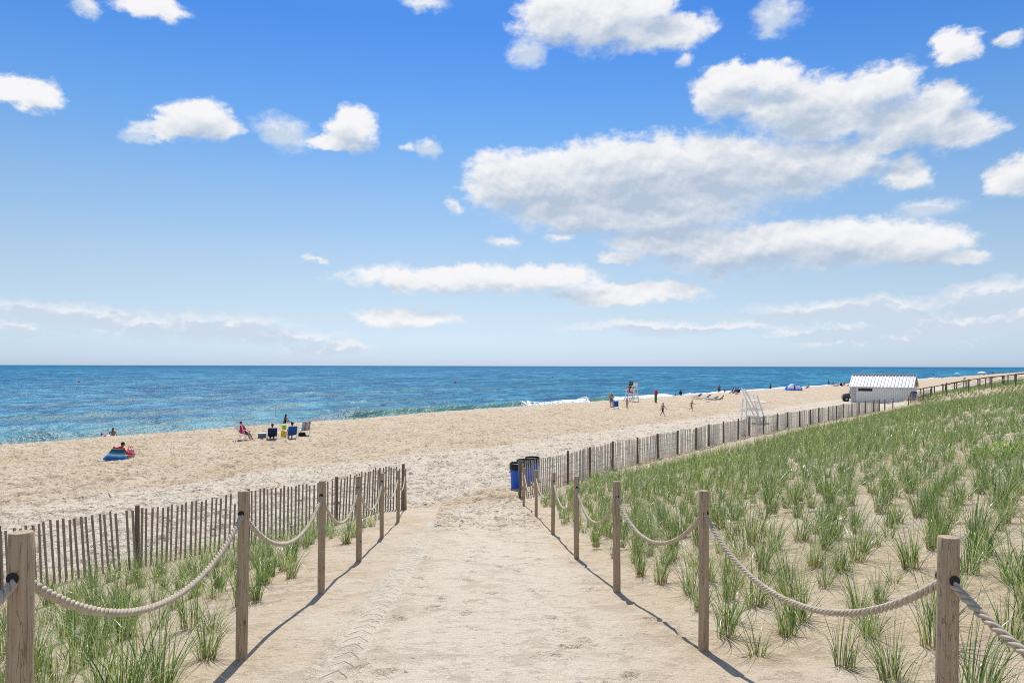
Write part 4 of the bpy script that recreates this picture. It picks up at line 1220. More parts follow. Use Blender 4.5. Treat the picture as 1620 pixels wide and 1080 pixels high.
def cooler(label, loc, rz, body, lid, s=(.5, .32, .30)):
    root = empty('cooler', loc, rz, label, 'cooler')
    m_ = MB(); m_.box((0, 0, s[2] * .42), (s[0], s[1], s[2] * .84)); m_.build('body', body, root, bevel=.02)
    m_ = MB(); m_.box((0, 0, s[2] * .92), (s[0] + .02, s[1] + .02, s[2] * .15)); m_.build('lid', lid, root, bevel=.02)
    m_ = MB(); m_.tube([(-s[0] / 2 - .01, 0, s[2] * .75), (-s[0] / 2 - .01, 0, s[2] * 1.2), (s[0] / 2 + .01, 0, s[2] * 1.2), (s[0] / 2 + .01, 0, s[2] * .75)], .01, 6); m_.build('handle', ALU, root, True)
cooler('blue and white cooler on the sand between the magenta and navy chairs', on(415, 691), face(15), C['bluegrey'], C['white'])
def bucket(label, loc, mat):
    root = empty('bucket', loc, 0, label, 'bucket')
    m_ = MB(); m_.tube([(0, 0, 0), (0, 0, .30), (0, 0, .315), (0, 0, .315), (0, 0, .03)], [.12, .16, .168, .15, .11], 24); m_.build('body', mat, root, True)
    m_ = MB(); m_.tube([(.16 * math.cos(a), 0, .30 + .15 * math.sin(a)) for a in [math.pi * i / 12 for i in range(13)]], .006, 6); m_.build('handle', C['white'], root, True)
bucket('lime green sand bucket between the navy and blue beach chairs', on(450, 679), C['lime'])
bag('beach_bag', 'yellow beach bag left of the bright blue beach chair', 'bag', on(449, 690), face(10), (.34, .2, .40), C['yellow'], C['tan'])
bag('beach_bag', 'dark bag on the sand below the striped beach chair', 'bag', on(478, 688.5), face(20), (.5, .26, .22), C['black'], C['red'])
person('woman in a black one-piece swimsuit standing by the water behind the chairs', in_water(450.5, 59.2), face(-40), 1.70, 'bendarm', SKINT, HAIRD, True, [('swimsuit', C['black'])], group=gL, fem=True)
person('small child standing right beside the woman in the black swimsuit', in_water(456, 58.9), face(60), 1.02, 'stand', SKINT, HAIRD, wear=[('bikini_bottom', C['pink'])], group=gL)
rt = empty('fishing_rod', on_d(436, crest_d(436, 50.5)), R(20), 'thin dark fishing rod standing upright in the sand at the water edge', 'fishing rod')
m_ = MB(); m_.tube([(0, 0, -.1), (0.0, 0, .6)], .022, 8); m_.build('holder', C['white'], rt, True)
m_ = MB(); m_.tube([(0, 0, .05), (.01, 0, .8), (.04, 0, 1.75)], [.017, .013, .006], 8); m_.build('rod', C['black'], rt, True)

# middle group ----------------------------------------------------------------
gM = 'people on the middle part of the beach'
person('woman in a straw hat and blue grey skirt standing left of the lifeguard stand', on(967.5, 643), face(150), 1.72, 'hips', SKINT, HAIRB, False, [('bikini_top', C['palepink']), ('skirt', C['bluegrey'])], (C['straw'], 'wide'), group=gM, fem=True)
beach_chair('low blue beach chair seen from behind, beside the woman in the straw hat', on(974.5, 645), face(-10), C['blue'], .22, 18, 'beach chairs in the middle', FRAME)
mb = MB(); mb.grid(lambda u, v: Vector(((u - .5) * 1.1, (v - .5) * .8, .03 + .015 * math.sin(u * 12) * math.cos(v * 8))), 14, 8)
o = mb.build('towel', C['white'], None, True, solid=.012); o.location = on(976, 645.5); tag(o, 'white towel spread under the low blue chair', 'towel')
person('child in a pink swimsuit standing between the blue chair and the lifeguard stand', on(992, 645), face(-150), 1.18, 'stand', SKINT, HAIRB, True, [('swimsuit', C['palepink'])], group=gM, fem=True)
person('boy in dark blue trunks striding across the sand right of the lifeguards', on(1048.5, 657.5), face(-70), 1.30, 'walk', SKINT, HAIRD, wear=[('swim_shorts', C['navy'])], group=gM, vox=.010)
person('bare chested child running on the sand in front of the dark loungers', on(1094, 649), face(-68), 1.20, 'run', SKINT, HAIRD, wear=[('swim_shorts', C['orange'])], group=gM, vox=.010)
person('small child in dark clothes at the water edge, left of the dark figure', in_water(1068.5, 59), face(40), 1.15, 'stand', SKIND, HAIRD, wear=[('swimsuit', C['black'])], group='bathers at the water edge')
person('person in a black wetsuit standing at the water edge in mid beach', in_water(1077, 58.5), face(20), 1.75, 'stand', SKIND, HAIRD, wear=[('jacket', C['black']), ('trousers', C['black'])], group='bathers at the water edge')
person('person in dark trunks standing by the water beyond the loungers', in_water(1138, 55), face(15), 1.85, 'stand', SKIND, HAIRD, wear=[('swim_shorts', C['black'])], group='bathers at the water edge')
person('child standing at the water edge right of the person in dark trunks', in_water(1146.5, 56), face(-20), 1.2, 'stand', SKINT, HAIRD, wear=[('swimsuit', C['navy'])], group='bathers at the water edge')
person('lone person in dark trunks standing at the water edge left of the blue tent', in_water(1219, 56.5), face(0), 1.75, 'stand', SKIND, HAIRD, wear=[('swim_shorts', C['black'])], group='bathers at the water edge')
um = empty('beach_umbrella', on(1037.5, 636.5), 0, 'furled beach umbrella standing upright, green below and red on top', 'umbrella')
m_ = MB(); m_.tube([(0, 0, -.1), (0, 0, 1.75)], .02, 8); m_.build('pole', FRAME, um, True)
m_ = MB(); m_.grid(lambda u, v: Vector(((.13 + .02 * math.cos(u * 44) + .03 * v) * math.cos(u * 6.2832), (.13 + .02 * math.cos(u * 44) + .03 * v) * math.sin(u * 6.2832), .03 + v * 1.0)), 40, 6); m_.build('lower_canopy', C['green'], um, True, solid=.01)
m_ = MB(); m_.grid(lambda u, v: Vector(((.185 + .025 * math.cos(u * 40)) * (1 - v ** 3 * .7) * math.cos(u * 6.2832) + .05, (.185 + .02 * math.cos(u * 40)) * (1 - v ** 3 * .7) * math.sin(u * 6.2832), 1.0 + v * .68)), 40, 8); m_.build('upper_canopy', C['red'], um, True, solid=.01)
m_ = MB(); m_.grid(lambda u, v: Vector((.2 + v * .26, (u - .5) * .12, 1.30 - .40 * v + .05 * u)), 4, 6); m_.build('flap', C['orange'], um, True, solid=.01)

# loungers to the right of the running child
gK = 'dark loungers in mid beach'
beach_chair('dark navy lounger, leftmost of the mid beach group', on(1105, 630), face(112), C['navy'], .34, 52, gK, DKT, None, True)
beach_chair('dark navy lounger with white trim, middle of the mid beach group', on(1119, 631.5), face(108), C['navy'], .32, 50, gK, FRAME, None, True)
beach_chair('dark lounger in front of the others in the mid beach group', on(1130, 633), face(104), C['navy'], .26, 58, gK, DKT, None, True)
person('person sunbathing with raised head on the sand right of the dark loungers', on(1139, 632), face(95), 1.68, 'recline', SKIND, HAIRD, wear=[('bikini_top', C['orange']), ('bikini_bottom', C['orange'])], base=.02, group=gM, fem=True)
mb = MB(); mb.grid(lambda u, v: Vector(((u - .5) * 1.9, (v - .5) * .9, .03 + .012 * math.sin(u * 12) * math.cos(v * 8))), 14, 8)
o = mb.build('towel', C['white'], None, True, solid=.012); o.location = on(1127, 635); tag(o, 'white towel laid on the sand in front of the dark loungers', 'towel')
# navy chairs just left of the empty stand
gN = 'chairs left of the empty lifeguard stand'
sitter(1159, 622, C['grey'], 'grey beach chair, leftmost of three near the empty lifeguard stand', 'person seated in the grey chair near the empty lifeguard stand', face(70), 'sit', SKINT, [('shirt', C['navy'])], grp=gM, cg=gN, vox=.014)
sitter(1163.5, 622, C['navy'], 'navy beach chair, middle of three near the empty lifeguard stand', 'person in white seated in the middle navy chair near the empty stand', face(20), 'sit', SKINT, [('shirt', C['white'])], grp=gM, cg=gN, vox=.014)
sitter(1167.5, 622.5, C['navy'], 'navy beach chair with red bag, rightmost of three near the empty lifeguard stand', 'person in navy seated in the rightmost chair near the empty stand', face(10), 'sit', SKIND, [('shirt', C['navy'])], grp=gM, cg=gN, vox=.014)
bag('beach_bag', 'pale pink bag in front of the navy chairs', 'bag', on(1165.5, 623.5), 0, (.5, .3, .28), C['palepink'], C['white'])
# ---------------------------------------------------------------- lifeguard stands
WPAINT = wood('white_painted_wood', (0.78, 0.78, 0.78), (0.86, 0.86, 0.85), (0.70, 0.69, 0.67), crack=0.15)
def stand(label, loc, rz, H=2.7, extra=False):
    """white wooden chair on a splayed frame; faces local +X"""
    root = empty('lifeguard_stand', loc, rz, label, 'lifeguard stand', 'lifeguard stands')
    k = H / 2.75
    w0, w1 = .78 * k, .55 * k
    seat = 1.86 * k
    def P(x, y, z): return (x * k, y, z * k)
    for s in (-1, 1):
        m = MB(); m.bar(P(0, s * w0, 0), P(.10, s * w1, 1.95), .10, .08, (0, 1, 0)); m.build('leg', WPAINT, root, bevel=.004)
        m = MB(); m.bar(P(1.55, s * w0, 0), P(.92, s * w1, 2.22), .10, .08, (0, 1, 0)); m.build('leg', WPAINT, root, bevel=.004)
        m = MB(); m.bar(P(1.25, s * (w0 - .07), .05), P(-.05, s * (w1 - .05), 2.78), .10, .07, (0, 1, 0)); m.build('back_post', WPAINT, root, bevel=.004)
        m = MB(); m.bar(P(.05, s * (w1 + .05), 2.26), P(1.05, s * (w1 + .05), 2.26), .12, .035, (0, 0, 1)); m.build('armrest', WPAINT, root, bevel=.004)
        for z in (.48, 1.12):
            m = MB(); m.bar(P(-.08 + .05 * z, s * (w0 - (w0 - w1) * z / 2 + .055), z), P(1.62 - .28 * z, s * (w0 - (w0 - w1) * z / 2 + .055), z), .045, .115, (0, 0, 1)); m.build('side_rail', WPAINT, root, bevel=.004)
    for z, x in ((.48, .02), (1.12, .06)):
        m = MB(); m.bar(P(x - .06, -w0 - .06, z + .02), P(x - .06, w0 + .06, z + .02), .045, .115, (0, 0, 1)); m.build('back_rail', WPAINT, root, bevel=.004)
    for z, x in ((.48, 1.41 + .06), (1.12, 1.23 + .06)):
        m = MB(); m.bar(P(x, -w0 - .02, z - .02), P(x, w0 + .02, z - .02), .045, .115, (0, 0, 1)); m.build('front_rail', WPAINT, root, bevel=.004)
    m = MB(); m.bar(P(-.03, -w0 * .9, .5), P(.02, 0, 1.08), .035, .07, (1, 0, 0)); m.build('brace', WPAINT, root)
    m = MB(); m.bar(P(-.03, w0 * .9, .5), P(.02, 0, 1.08), .035, .07, (1, 0, 0)); m.build('brace', WPAINT, root)
    m = MB()
    for i in range(6): m.box(P(.30 + i * .125, 0, seat / k), (.115 * k, 2 * w1 - .02, .025))
    m.build('seat', WPAINT, root, bevel=.003)
    m = MB()
    for i in range(4): m.bar(P(.10 - .052 * i * .9 + .03, -w1 + .02, 2.28 + i * .125), P(.10 - .052 * i * .9 + .03, w1 - .02, 2.28 + i * .125), .02, .115, (0, 0, 1))
    m.build('backrest', WPAINT, root, bevel=.003)
    m = MB(); m.box(P(1.50, 0, 1.70), (.42 * k, 2 * w1 + .05, .035)); m.bar(P(.9, w1 - .1, 1.64), P(1.68, w1 - .1, 1.64), .05, .06); m.bar(P(.9, -w1 + .1, 1.64), P(1.68, -w1 + .1, 1.64), .05, .06)
    m.build('footboard', WPAINT, root, bevel=.003)
    m = MB()
    for i in range(5): m.bar(P(.02 + .0, -w0 + .12 + i * .03, 1.2 + i * .13), P(.02, w0 - .12 - i * .03, 1.2 + i * .13), .02, .05)
    if extra: m.build('back_slats', WPAINT, root)
    return root
p_ = on(1176.5, 668.5)
stand('empty white wooden lifeguard stand behind the picket fence', p_, R(-4), 2.85)
q_ = on(1006, 635); rz_ = math.atan2(NY, NX)
stand('white lifeguard stand at the water edge with two lifeguards on it', q_, rz_, 2.55, True)
f_ = Vector((math.cos(rz_), math.sin(rz_), 0)); s_ = Vector((-f_.y, f_.x, 0))
for sg, lab, wr in ((-.26, 'lifeguard in a black jacket on the stand, farther one', C['black']), (.26, 'lifeguard in dark top and red shorts on the stand, nearer one', C['black'])):
    b_ = Vector(q_) + f_ * .66 + s_ * sg
    person(lab, tuple(b_), rz_ - math.pi / 2, 1.75, 'high', SKIND, HAIRD, wear=[('jacket', wr), ('swim_shorts', C['red'] if sg > 0 else C['black'])], hat=(C['black'], 'cap'), base=1.74, group='lifeguards on the stand')
m = MB(); m.capsule((0, 0, 0), (.62, 0, .12), .10, .09, 14); o = m.build('rescue_buoy', C['red'], None, True)
b_ = Vector(q_) + f_ * .1 + s_ * .55; o.location = (b_.x, b_.y, b_.z + 1.22); o.rotation_euler = (0, 0, rz_); tag(o, 'red rescue buoy hanging on the side of the manned lifeguard stand', 'rescue buoy')
m = MB(); m.tube([(0, 0, 0), (0, .10, .02), (0, .2, 0)], [.12, .15, .12], 12); o = m.build('equipment_bag', C['bluegrey'], None, True)
b_ = Vector(q_) - f_ * .02; o.location = (b_.x, b_.y, b_.z + 1.42); tag(o, 'blue grey equipment bag hung behind the manned lifeguard stand', 'bag')

# ---------------------------------------------------------------- blue beach tent
tx, ty, tz0 = on(1255.5, 617.5)
tm_, tt_, tb_ = new_mat('tent_nylon')
tt_.link(tt_.mix(tt_.mapr(tt_.noise(obj_co(tt_), 3.0, 4), .3, .7), (0.015, 0.13, 0.55), (0.03, 0.22, 0.75)), tb_.inputs['Base Color']); tb_.inputs['Roughness'].default_value = .45
bump(tt_, tb_, tt_.noise(obj_co(tt_), 5.0, 4), .4, .05)
rt = empty('beach_tent', (tx, ty, tz0), R(-12), 'bright blue dome beach tent with white mesh windows', 'tent')
Rx, Ry, Hh = 1.65, 1.25, 1.42
def dome(a, v, k=1.0): return Vector((Rx * math.cos(a) * math.cos(v) * k, Ry * math.sin(a) * math.cos(v) * k, Hh * math.sin(v) ** .92 * k))
WIN = [(-86, -30), (-150, -94)]
def is_win(a, v):
    d = math.degrees(a); d = (d + 180) % 360 - 180
    return any(w0 < d < w1 for w0, w1 in WIN) and .22 < v < .78
mb = MB(); wm = MB(); NA, NV = 90, 26
for i in range(NA):
    for j in range(NV):
        a0, a1 = 2 * math.pi * i / NA, 2 * math.pi * (i + 1) / NA; v0, v1 = math.pi / 2 * j / NV, math.pi / 2 * (j + 1) / NV
        q = [dome(a0, v0), dome(a1, v0), dome(a1, v1), dome(a0, v1)]
        (wm if is_win((a0 + a1) / 2, (v0 + v1) / 2) else mb).add(q, [(0, 1, 2, 3)])
def weld(o):
    import bmesh
    b = bmesh.new(); b.from_mesh(o.data); bmesh.ops.remove_doubles(b, verts=b.verts, dist=.001); b.to_mesh(o.data); b.free(); return o
cn = weld(mb.build('canopy', tm_, rt, True))
cn.modifiers.new('s', 'SOLIDIFY').thickness = .01
# one mesh window at a time
for w0, w1 in WIN:
    m = MB()
    m.grid(lambda u, v: dome(R(w0 + u * (w1 - w0)), .22 + v * .56, .992), 12, 8)
    m.build('mesh_window', C['white'], rt, True)
for a in (R(-92), R(-20), R(60), R(130), R(-150)):
    m = MB(); m.tube([dome(a, v * math.pi / 2 / 14, 1.012) for v in range(15)], .022, 6); m.build('tent_pole', C['navy'], rt, True)
sk = MB(); sk.tube([(0, 0, .0), (0, 0, .09)], [1.0, 1.0], 60, cap=False)
o = sk.build('ground_flap', C['white'], rt, True, solid=.01); o.scale = (Rx * 1.03, Ry * 1.03, 1)

# ---------------------------------------------------------------- white hut
AW = Vector((NX, NY, 0)); AS = Vector((SX, SY, 0))
HW = wood('white_board', (0.72, 0.71, 0.67), (0.84, 0.83, 0.79), (0.66, 0.64, 0.59), crack=0.1)
RIB = simple('ribbed_roof_metal', (0.60, 0.60, 0.60), 0.45, 0.10, 2.0, 0.1, metal=.1)
TRIM = simple('white_trim', (0.70, 0.70, 0.69), 0.6)
GABLE = simple('ochre_gable', (0.42, 0.30, 0.12), 0.8)
hx, hy = ws(17.3, 98.3)
hut = empty('white_hut', (hx, hy, CZ - 4.7), math.atan2(NY, NX), 'white board hut with a ribbed white metal roof behind the picket fence', 'hut')
LW, DP, EH, RH = 7.15, 3.0, 2.18, 1.48          # local x towards the sea, local -y towards... the front wall is y=0
# front faces local +y side turned to the camera: local y = AW rotated +90 = -AS, so the front wall is at y=0 and the depth runs to -y
def fx(u): return u
m = MB()
# board wall with vertical battens, door recess and window opening left clear
Wx0, Wx1, Wz0, Wz1 = 4.55, 6.25, 1.50, 1.88
Dx0, Dx1 = 6.50, 7.08
def boards(m, x0, x1, z0, z1):
    n = max(1, int((x1 - x0) / .2)); st = (x1 - x0) / n
    for i in range(n):
        m.box((x0 + (i + .5) * st, -.03, (z0 + z1) / 2), (st - .012, .055, z1 - z0))
    m.box(((x0 + x1) / 2, -.045, (z0 + z1) / 2), (x1 - x0, .03, z1 - z0 - .002))
boards(m, .06, Wx0, .0, EH); boards(m, Wx0, Wx1, 0, Wz0); boards(m, Wx0, Wx1, Wz1, EH); boards(m, Wx1, Dx0, 0, EH)
m.build('front_wall', HW, hut)
m = MB(); m.box((LW / 2, -DP + .03, EH / 2), (LW, .06, EH)); m.build('back_wall', HW, hut)
for x in (.03, LW - .03):
    m = MB(); m.box((x, -DP / 2, EH / 2), (.058, DP - .12, EH)); m.build('end_wall', HW, hut)
    g = MB(); g.add([(x - .03, -.05, EH), (x + .03, -.05, EH), (x + .03, -DP + .05, EH), (x - .03, -DP + .05, EH), (x - .03, -DP / 2, EH + RH - .08), (x + .03, -DP / 2, EH + RH - .08)], [(0, 3, 4), (1, 5, 2), (0, 4, 5, 1), (3, 2, 5, 4), (0, 1, 2, 3)])
    g.build('gable', GABLE, hut)
# window
m = MB(); m.box(((Wx0 + Wx1) / 2, -.10, (Wz0 + Wz1) / 2), (Wx1 - Wx0, .02, Wz1 - Wz0)); wn = m.build('window', simple('dark_opening', (0.03, 0.035, 0.04), .3), hut)
m = MB()
for z in (Wz0 - .03, Wz1 + .02): m.box(((Wx0 + Wx1) / 2, .012, z), (Wx1 - Wx0 + .12, .03, .05))
for x in (Wx0 - .03, Wx1 + .03): m.box((x, .012, (Wz0 + Wz1) / 2), (.05, .028, Wz1 - Wz0))
m.build('frame', TRIM, wn)
# door
m = MB(); m.box(((Dx0 + Dx1) / 2, -.05, 1.02), (Dx1 - Dx0, .04, 2.04)); dr = m.build('door', simple('pale_grey_door', (0.46, 0.46, 0.47), .6), hut)
m = MB(); m.box((Dx0 + .10, -.0, 1.05), (.16, .05, .04)); m.build('handle', DARK, dr)
m = MB()
for x in (Dx0 - .03, Dx1 + .02): m.box((x, -.01, 1.06), (.06, .05, 2.12))
m.box(((Dx0 + Dx1) / 2, -.01, 2.14), (Dx1 - Dx0, .045, .08)); m.build('frame', TRIM, dr)
m = MB(); m.box((.04, .01, EH / 2), (.10, .05, EH)); m.build('corner_board', TRIM, hut)
# roof with ribs
for sg, nm in ((0, 'roof'), (1, 'roof')):
    m = MB(); n = 19
    y_e = .22 if sg == 0 else -DP - .22; y_r = -DP / 2
    z_e = EH - .12; z_r = EH + RH
    A = Vector((-.22, y_e, z_e)); B = Vector((-.22, y_r, z_r)); d = (B - A).normalized(); nrm = Vector((1, 0, 0)).cross(d)
    if nrm.z < 0: nrm = -nrm
    L = (B - A).length; tot = LW + .44; pt = tot / n
    prof = []
    for i in range(n):
        x = i * pt
        prof += [(x, 0), (x + pt * .55, 0), (x + pt * .62, .05), (x + pt * .86, .05), (x + pt * .93, 0)]
    prof.append((tot, 0))
    V = []; F = []
    for x, h in prof:
        for q in (A, A + d * L):
            V.append(q + Vector((x, 0, 0)) + nrm * h)
    for i in range(len(prof) - 1): F.append((2 * i, 2 * i + 2, 2 * i + 3, 2 * i + 1))
    m.add(V, F); r_ = m.build(nm, RIB, hut); r_.modifiers.new('s', 'SOLIDIFY').thickness = .02
    if sg == 0:
        c_ = MB(); c_.bar((-.24, -DP / 2, EH + RH + .085), (LW + .24, -DP / 2, EH + RH + .085), .30, .04); c_.build('ridge_cap', RIB, r_)
        c_ = MB(); c_.box((LW / 2, y_e - .05, z_e - .03), (LW + .4, .04, .13)); c_.build('fascia', TRIM, r_)
for x in (-.20, LW + .20):
    for sg in (0, 1):
        y_e = .22 if sg == 0 else -DP - .22
        m = MB(); m.bar((x, y_e, EH - .16), (x, -DP / 2, EH + RH - .05), .035, .13, (0, 0, 1)); m.build('barge_board', TRIM, hut)

# ---------------------------------------------------------------- black utility vehicle parked left of the hut
BLK = simple('black_body_paint', (0.012, 0.012, 0.014), 0.25, 0.1, spec=.6)
RUB = simple('tyre_rubber', (0.02, 0.02, 0.02), 0.85)
SEATM = simple('grey_seat_vinyl', (0.08, 0.08, 0.085), .5)
vx, vy = atd(1349, 93.2)
vb = empty('utility_vehicle', (vx, vy, tz(vx, vy)), math.atan2(NY, NX) + R(25), 'small open black utility vehicle parked at the left end of the white hut', 'utility vehicle')
def prism(m, prof, y0, y1):
    n = len(prof); V = [(x, y0, z) for x, z in prof] + [(x, y1, z) for x, z in prof]
    m.add(V, [tuple(range(n)), tuple(range(2 * n - 1, n - 1, -1))] + [(i, i + n, (i + 1) % n + n, (i + 1) % n) for i in range(n)]); return m
m = prism(MB(), [(-1.25, .42), (1.05, .42), (1.28, .55), (1.30, .86), (1.05, 1.02), (.42, 1.10), (.34, .62), (-.45, .62), (-.52, 1.0), (-1.25, 1.0)], -.62, .62); m.build('body', BLK, vb, bevel=.04)
m = prism(MB(), [(.36, 1.10), (.42, 1.10), (.16, 1.86), (.10, 1.86)], -.58, .58); m.build('windscreen', simple('tinted_glass', (0.03, 0.035, 0.04), .08, spec=.8), vb)
m = MB(); m.box((-.2, 0, 1.90), (.95, 1.28, .06)); m.build('roof', BLK, vb, bevel=.02)
for sx in (-.62, .14):
    for sy in (-.58, .58): m = MB(); m.tube([(sx if sx < 0 else .40, sy, 1.0), (sx, sy, 1.88)], .028, 8); m.build('roof_post', BLK, vb, True)
for sy in (-.30, .30):
    m = MB(); m.box((-.12, sy, .80), (.46, .50, .16)); m.box((-.36, sy, 1.12), (.12, .48, .55)); m.build('seat', SEATM, vb, bevel=.03)
ring_m = MB(); ring_m.grid(lambda u, v: Vector(((.17 + .015 * math.cos(6.2832 * v)) * math.cos(6.2832 * u), (.17 + .015 * math.cos(6.2832 * v)) * math.sin(6.2832 * u), .015 * math.sin(6.2832 * v))), 20, 8)
o = ring_m.build('steering_wheel', RUB, vb, True); o.location = (.24, .30, 1.18); o.rotation_euler = (0, R(-60), 0)
for sx in (-.85, .86):
    for sy in (-.60, .60):
        w_ = MB(); w_.tube([(0, -.12, 0), (0, -.10, 0), (0, .10, 0), (0, .12, 0)], [.27, .32, .32, .27], 24); w = w_.build('wheel', RUB, vb, True); w.location = (sx, sy, .32); w.modifiers.new('n', 'EDGE_SPLIT')
        r_ = MB(); r_.tube([(0, -.125, 0), (0, .125, 0)], .16, 16); r_.build('rim', ALU, w, True)
for sy in (-.42, .42):
    m = MB(); m.ell((1.27, sy, .86), (.05, .11, .07)); m.build('headlight', simple('headlight_glass', (0.7, 0.7, 0.68), .1, spec=.8), vb, True)
m = MB(); m.box((1.34, 0, .50), (.06, 1.1, .14)); m.build('bumper', BLK, vb, bevel=.02)

# ---------------------------------------------------------------- blue litter bins
BINB = simple('blue_bin_plastic', (0.008, 0.11, 0.60), .4, .08, spec=.4)
def bin_(label, px, D, rz=0, lid=True, H=1.08, Rr=.28, z=None):
    x, y = atd(px, D); loc = (x, y, tz(x, y))
    root = empty('litter_bin', loc, rz, label, 'litter bin', 'blue litter bins')
    m = MB(); m.tube([(0, 0, 0), (0, 0, .05), (0, 0, .07), (0, 0, H * .80), (0, 0, H * .82), (0, 0, H * .84)], [Rr * .86, Rr * .88, Rr * .88, Rr, Rr * 1.04, Rr * 1.0], 32); m.build('body', BINB, root, True).modifiers.new('n', 'EDGE_SPLIT').split_angle = R(50)
    m = MB(); m.tube([(0, 0, H * .76), (0, 0, H * .80), (0, 0, H), (0, 0, H + .02)], [Rr * 1.05, Rr * 1.08, Rr * 1.06, Rr * .98], 32, cap=False)
    m.build('liner_bag', simple('black_liner', (0.012, 0.012, 0.013), .3, bmp=.8), root, True, solid=.01)
    m = MB(); m.tube([(0, 0, H * .70), (0, 0, H * .72)], [Rr * .97, Rr * .97], 24); m.build('rubbish', simple('rubbish', (.2, .2, .19), .8), root)
    for s in (-1, 1):
        m = MB(); m.tube([(s * Rr * .98, -.09, H * .66), (s * (Rr + .045), -.06, H * .66), (s * (Rr + .045), .06, H * .66), (s * Rr * .98, .09, H * .66)], .012, 6); m.build('handle', BINB, root, True)
bin_('blue litter bin with black liner standing clear of the picket fence', 819, 26.2, H=.97)
bin_('blue litter bin behind the pickets, middle of the three bins', 829.5, 27.4, H=.93)
bin_('blue litter bin behind the pickets, right of the three bins', 842.5, 28.2, H=.93)
bin_('blue litter bin in front of the right end of the white hut', 1446, 84.0, H=1.0)

# ---------------------------------------------------------------- raised walkway behind the field
DK = wood('dark_weathered_rail', (0.075, 0.062, 0.055), (0.13, 0.11, 0.095), (0.09, 0.08, 0.07), crack=.2)
DECK = wood('grey_deck_board', (0.28, 0.26, 0.24), (0.38, 0.36, 0.33), (0.3, 0.27, 0.24), crack=.3)
wk = empty('wooden_walkway', ws(18.5, 104.5) + (CZ - 4.7,), 0, 'raised wooden walkway with two dark handrails climbing the dune right of the hut', 'walkway')
o0 = Vector(wk.location)
prof_w = [20.0, 17.0, 14.0, 11.0, 8.5, 6.0, 3.0, -1.0, -6.0, -12.0]
def wz(w):
    q = [tz(*ws(w + d, 104.3)) for d in (-1.5, 0, 1.5)]
    return sum(q) / 3 + .12
def wp(w, s, dz=0): x, y = ws(w, s); return Vector((x, y, wz(w) + dz)) - o0
m = MB()
w = 20.0
while w > -12:
    m.bar(wp(w, 103.35), wp(w, 105.15), .135, .035); w -= .15
m.build('deck', DECK, wk)
for s in (103.3, 105.2):
    m = MB()
    pts = [wp(a, s, 1.06 + .035 * math.sin(a * .9 + s)) for a in np.arange(20, -12.1, -.8)]
    for a, b in zip(pts[:-1], pts[1:]): m.bar(a, b + (b - a) * .01, .13, .09)
    m.build('handrail', DK, wk)
    m = MB(); m.bar(wp(20, s, -.02), wp(17, s, -.02), .05, .10)
    for a, b in zip(prof_w[1:-1], prof_w[2:]): m.bar(wp(a, s, -.02), wp(b, s, -.02), .05, .10)
    m.build('beam', DK, wk)
    for a in np.arange(19.7, -12, -1.25):
        m = MB(); p_ = wp(a, s, 1.02); g = wp(a, s); x, y = ws(a, s); g.z = tz(x, y) - .3 - o0.z
        m.bar(g, p_, .10, .10, (1, 0, 0)); m.build('post', DK, wk)
# rope fences either side of the second access path
def zoff(x, y): return tz(x, y)
def wline(s0, ws_): return [ws(w, s0 + .1 * math.sin(w)) for w in ws_]
rope_fence([(40.2, 73.6), (42.4, 76.0), (45.9, 79.0), (49.1, 81.5)], 1.15, .06, 'short rope fence with grey posts in front of the white hut', .12, [.45] * 3, None, POSTF, False, zoff, 'rope fences', .03)
rope_fence([ws(w, 95.4) for w in (13.2, 11.0, 8.8, 6.6, 4.4, 2.2, 0)], 1.5, .065, 'rope fence with grey posts crossing the grass below the walkway', .15, [.4] * 6, None, POSTF, False, zoff, 'rope fences', .03)
rope_fence([ws(w, 99.6) for w in (14.2, 12.0, 9.8, 7.6, 5.4, 3.2, 1.0, -1.2)], 1.3, .06, 'rear rope fence with grey posts in the grass close to the walkway', .15, [.4] * 7, None, POSTF, False, zoff, 'rope fences', .03)
snow_fence([ws(16.6, 93.0), ws(14.0, 95.0)], 'short dark slatted fence between the hut bin and the rope fences', 1.15, .02, seed=9)

# ---------------------------------------------------------------- far right beach
gF = 'people on the far beach'
def F(px, w, **k): return in_water(px, w)
sitter(1279, 614, C['black'], 'dark beach chair right of the blue tent', 'person reclining in the dark chair right of the blue tent', face(75), 'sit', SKIND, [('shorts', C['black'])], grp=gF, cg='beach chairs on the far beach', vox=.02)
person('person standing by the water at the left end of the far crowd', in_water(1311.5, 53), face(30), 1.7, 'bendarm', SKIND, HAIRD, wear=[('shorts', C['black'])], group=gF, vox=.02)
sitter(1318, 609, C['navy'], 'navy chair in the crowd left of the hut', 'person in navy in the crowd left of the hut', face(60), 'sit', SKINT, [('shirt', C['navy'])], grp=gF, cg='beach chairs on the far beach', vox=.02)
sitter(1325.5, 611, C['white'], 'white chair in the crowd left of the hut', 'person in white in the crowd left of the hut', face(20), 'sit', SKINT, [('shirt', C['white'])], grp=gF, cg='beach chairs on the far beach', vox=.02, towel=C['white'], towel_label='white towel on the white chair in the crowd left of the hut')
sitter(1331, 611, C['black'], 'black chair in the crowd left of the hut', 'person in black in the crowd left of the hut', face(-40), 'sit', SKIND, [('shirt', C['black'])], grp=gF, cg='beach chairs on the far beach', vox=.02)
sitter(1335.5, 610, C['orange'], 'orange chair in the crowd left of the hut', 'person in orange in the crowd left of the hut', face(30), 'sit', SKINT, [('shirt', C['orange'])], grp=gF, cg='beach chairs on the far beach', vox=.02)
sitter(1344, 610.5, C['grey'], 'grey chair nearest the hut in the crowd', 'person in black shorts seated nearest the hut', face(60), 'sit', SKINT, [('shorts', C['black'])], grp=gF, cg='beach chairs on the far beach', vox=.02)
